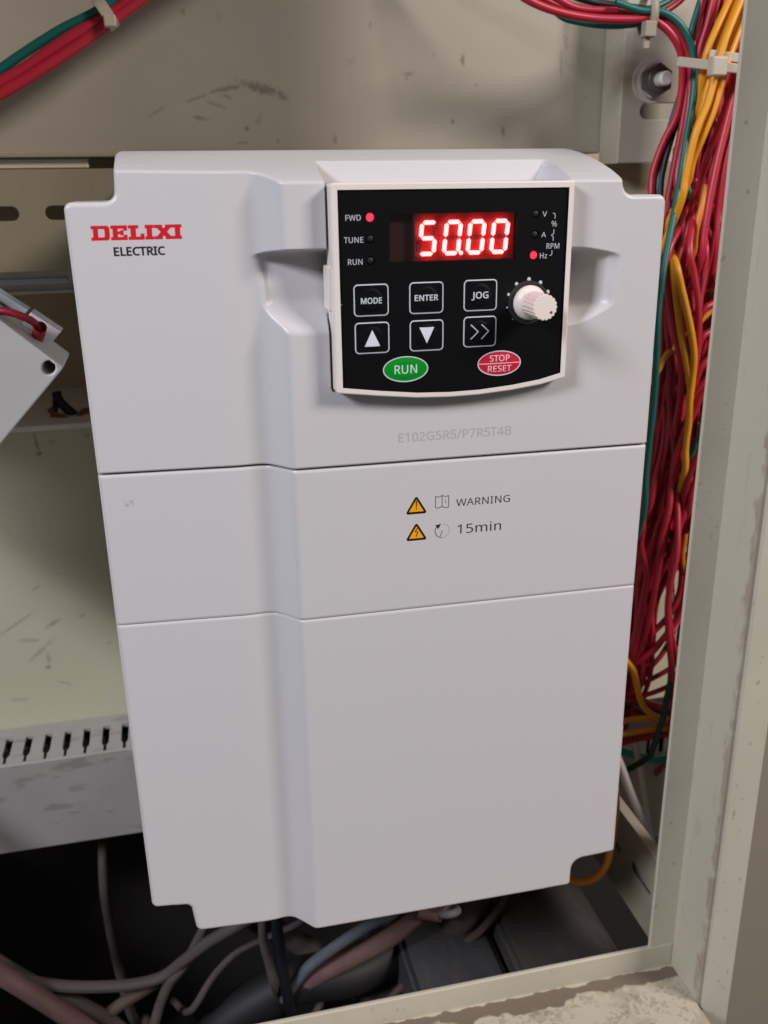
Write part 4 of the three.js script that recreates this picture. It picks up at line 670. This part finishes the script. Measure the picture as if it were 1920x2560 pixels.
// slotted side rail behind the post
{
  const r = thing('side_rail', 'beige slotted side rail running back behind the post, lower right', 'rail', [0.2, -0.2, -0.03]);
  const s = new THREE.Shape([[-0.004, -0.184], [-0.14, -0.184], [-0.14, -0.223], [-0.004, -0.223]].map(([a, b]) => new THREE.Vector2(-a, b)));
  const slot = (x, y, l, rr) => { const h = new THREE.Path(); h.moveTo(x, y - rr); h.lineTo(x + l, y - rr); h.absarc(x + l, y, rr, -Math.PI / 2, Math.PI / 2); h.lineTo(x, y + rr); h.absarc(x, y, rr, Math.PI / 2, 1.5 * Math.PI); s.holes.push(h); };
  for (let k = 0; k < 5; k++) slot(0.0135 + k * 0.027, -0.2015, 0.0125, 0.0031);
  const g = new THREE.ExtrudeGeometry(s, { depth: 0.0015, bevelEnabled: false }); g.rotateY(Math.PI / 2); g.translate(0.2, 0, 0);
  part('web', uvBox(g, 4), paintDim, r);  // web shade put into the colour: dimmer paint than the flange
  part('backing', [uvBox(box(0.2030, 0.2042, -0.222, -0.1840, -0.14, -0.004), 4)], paint, r);  // paler plate added behind the slots so they look lit
  part('flange', [uvBox(box(0.2002, 0.2046, -0.1839, -0.1825, -0.14, -0.004), 4)], paint, r);
}
// things in the dark bottom of the cabinet
{
  const dustTop = (c) => { const t = paintTex(256, 256, (u, v) => 0.16 * sst(fbm(u * 14, v * 14, 5), 0.4, 0.65), c, 1.2); t.wrapS = t.wrapT = THREE.RepeatWrapping; return mat({ map: t, roughness: 0.75 }); };
  M.ironDusty = dustTop([62, 58, 56]); M.ironBlue = dustTop([50, 51, 54]);
  const bx = (label, x0, x1, y0, y1, z0, z1, m) => { const o = thing('steel_block', label, 'block', [(x0 + x1) / 2, y0, (z0 + z1) / 2]); part('case', rbox(x0, x1, y0, y1, z0, z1, 0.0015), m, o); part('top_plate', rbox(x0 + 0.003, x1 - 0.003, y1 + 0.0002, y1 + 0.002, z0 + 0.003, z1 - 0.003, 0.0006), m, o); return o; };
  bx('right one of two dark steel blocks below the inverter, beside the side rail', 0.150, 0.1992, -0.36, -0.250, -0.15, -0.012, M.ironDusty);
  bx('left one of two dark steel blocks below the inverter', 0.104, 0.148, -0.36, -0.256, -0.15, -0.012, M.ironBlue);
}
const dusty = (c) => { const t = paintTex(128, 512, (u, v) => 0.5 * sst(fbm(u * 5, v * 24, 4), 0.45, 0.65), c, 1.5); t.wrapS = t.wrapT = THREE.RepeatWrapping; t.repeat.set(3, 1); return mat({ map: t, roughness: 0.8 }); };
for (const [k, c] of [['cableGrey', [74, 67, 66]], ['cablePink', [98, 72, 72]], ['cableBlue', [82, 92, 100]], ['cableBrown', [74, 62, 56]]]) M[k] = dusty(c);
const cable = (name, m, r, label, ...p) => solo(name, [tube([along(p[0], p[1], p[0][0] < -0.03 ? 0.09 : 0.015, -0.02), ...p, along(p[p.length - 1], p[p.length - 2], 0.08, -0.05)], r, 0, 14)], m, label, 'cable');

cable('pit_cable', M.cablePink, 0.0042, 'pinkish cable entering the dark bottom of the cabinet at the lower left', [-.0746, -.2174, -.06], [-.0672, -.2283, -.06], [-.0587, -.2388, -.06], [-.0477, -.2554, -.062], [-.0354, -.2741, -.064], [-.027, -.2877, -.066]);
cable('pit_cable', M.cableGrey, 0.0026, 'thin grey cable bowing level across the dark bottom, left', [-.0602, -.2392, -.066], [-.0469, -.2462, -.066], [-.0313, -.2508, -.066], [-.0151, -.2533, -.066], [-.0033, -.2521, -.066], [.0075, -.2429, -.064], [.0199, -.2331, -.062], [.032, -.2255, -.06], [.0461, -.2187, -.062]);
cable('pit_cable', M.cableGrey, 0.0032, 'dark grey cable sloping under the bowed thin one at lower left', [-.0595, -.2464, -.072], [-.045, -.2599, -.072], [-.0295, -.2774, -.073], [-.0175, -.2945, -.074]);
cable('pit_cable', M.cableBrown, 0.0028, 'brown cable rising from the bottom edge to the bowed thin one', [-.0366, -.28, -.074], [-.0257, -.2726, -.074], [-.0111, -.2629, -.072], [.0015, -.255, -.07], [.0127, -.2425, -.068], [.0269, -.2349, -.068], [.0413, -.2279, -.07]);
cable('pit_cable', M.cableGrey, 0.0022, 'thin grey wire hanging to the bottom edge left of the black conduit', [-.01, -.2786, -.064], [-.0054, -.2651, -.064], [-.0002, -.2541, -.064], [.0072, -.246, -.065]);
cable('pit_cable', M.cableGrey, 0.0020, 'thin pale wire dropping straight under the inverter centre left', [.0427, -.2011, -.052], [.0415, -.2287, -.052], [.0433, -.2429, -.053], [.0453, -.2586, -.055]);
cable('pit_cable', M.navy, 0.0026, 'bluish wire dropping straight just right of the thin pale wire', [.0468, -.2037, -.054], [.0486, -.2408, -.054], [.0515, -.2745, -.058]);
cable('black_conduit', M.rubber, 0.0105, 'thick black conduit rising from the bottom edge under the inverter', [.0117, -.3028, -.07], [.0252, -.2886, -.07], [.0437, -.276, -.068], [.06, -.2687, -.066], [.0832, -.2682, -.064]);
cable('pit_cable', M.cableBlue, 0.0026, 'slim light blue cable slanting up to the inverter underside', [.0459, -.2756, -.062], [.0605, -.2535, -.057], [.0748, -.2416, -.055], [.0891, -.2325, -.054], [.1031, -.2234, -.052]);
cable('pit_cable', M.cablePink, 0.0046, 'flat pinkish cable slanting up beside the slim light blue one', [.0461, -.2822, -.066], [.0643, -.262, -.06], [.0805, -.2536, -.058], [.0984, -.2435, -.056], [.1108, -.2312, -.054], [.1229, -.2212, -.052]);
cable('pit_cable', M.cableBrown, 0.0072, 'wide brown cable slanting up under the middle of the inverter', [.0878, -.3067, -.072], [.1017, -.2904, -.072], [.117, -.2751, -.07], [.13, -.2596, -.068], [.1408, -.2416, -.066]);
cable('pit_cable', M.cableGrey, 0.0052, 'grey cable slanting down to the right under the inverter step', [.0373, -.2381, -.08], [.0493, -.2511, -.08], [.0673, -.2682, -.08], [.0862, -.2942, -.082], [.1023, -.3181, -.084]);
cable('pit_cable', M.cablePink, 0.0042, 'dusky cable hanging beside the steel blocks under the inverter', [.1284, -.2237, -.064], [.1483, -.2561, -.07], [.1608, -.2733, -.07], [.1727, -.2954, -.072], [.1854, -.3238, -.074]);
cable('pit_cable', M.navy, 0.0042, 'dark bluish cable hanging left of the dusky one under the inverter', [.1238, -.2357, -.074], [.1365, -.266, -.076], [.1449, -.2851, -.076], [.1543, -.307, -.078], [.1644, -.3354, -.08]);
cable('pit_cable', M.cableGrey, 0.0024, 'dark grey cable hanging faintly in the black bottom left of the inverter', [-.0297, -.2437, -.12], [-.0293, -.2621, -.118], [-.0281, -.2822, -.116], [-.0262, -.3005, -.114], [-.0242, -.3188, -.114]);
cable('pit_cable', M.cableGrey, 0.0017, 'thin grey lead rising beside the black conduit to the inverter step', [.0578, -.2954, -.062], [.0676, -.2788, -.062], [.0773, -.2648, -.062], [.09, -.2533, -.06], [.1049, -.2465, -.06], [.1204, -.2314, -.062]);
cable('pit_cable', M.cableBrown, 0.0019, 'thin brown lead arching over the wide brown cable under the inverter', [.0884, -.297, -.056], [.0999, -.2784, -.056], [.1169, -.2662, -.056], [.1339, -.2563, -.056], [.1497, -.2433, -.058]);
cable('pit_cable', M.cableGrey, 0.0016, 'thin lead curving under the notch at the lower left of the inverter', [.0072, -.2745, -.066], [.0191, -.2569, -.066], [.0303, -.2461, -.066], [.0466, -.2417, -.068], [.0632, -.2372, -.07]);
{
  const c = thing('cable_gland', 'pale plastic ring under the middle of the inverter', 'gland', [.1233, -.2304, -.05]), g = new THREE.TorusGeometry(0.0045, 0.0019, 12, 28); g.rotateX(1.1); const p = [.1239, -.2294, -.05]; g.translate(p[0], p[1], p[2]); part('ring', g, mat({ color: hex(128, 124, 126), roughness: 0.6 }), c);
  const k = new THREE.CylinderGeometry(0.003, 0.0034, 0.012, 20); k.rotateZ(1.2); k.translate(p[0] - 0.009, p[1] + 0.001, p[2]); part('stub', k, M.cablePink, c);
}
renderer.render(scene, camera);
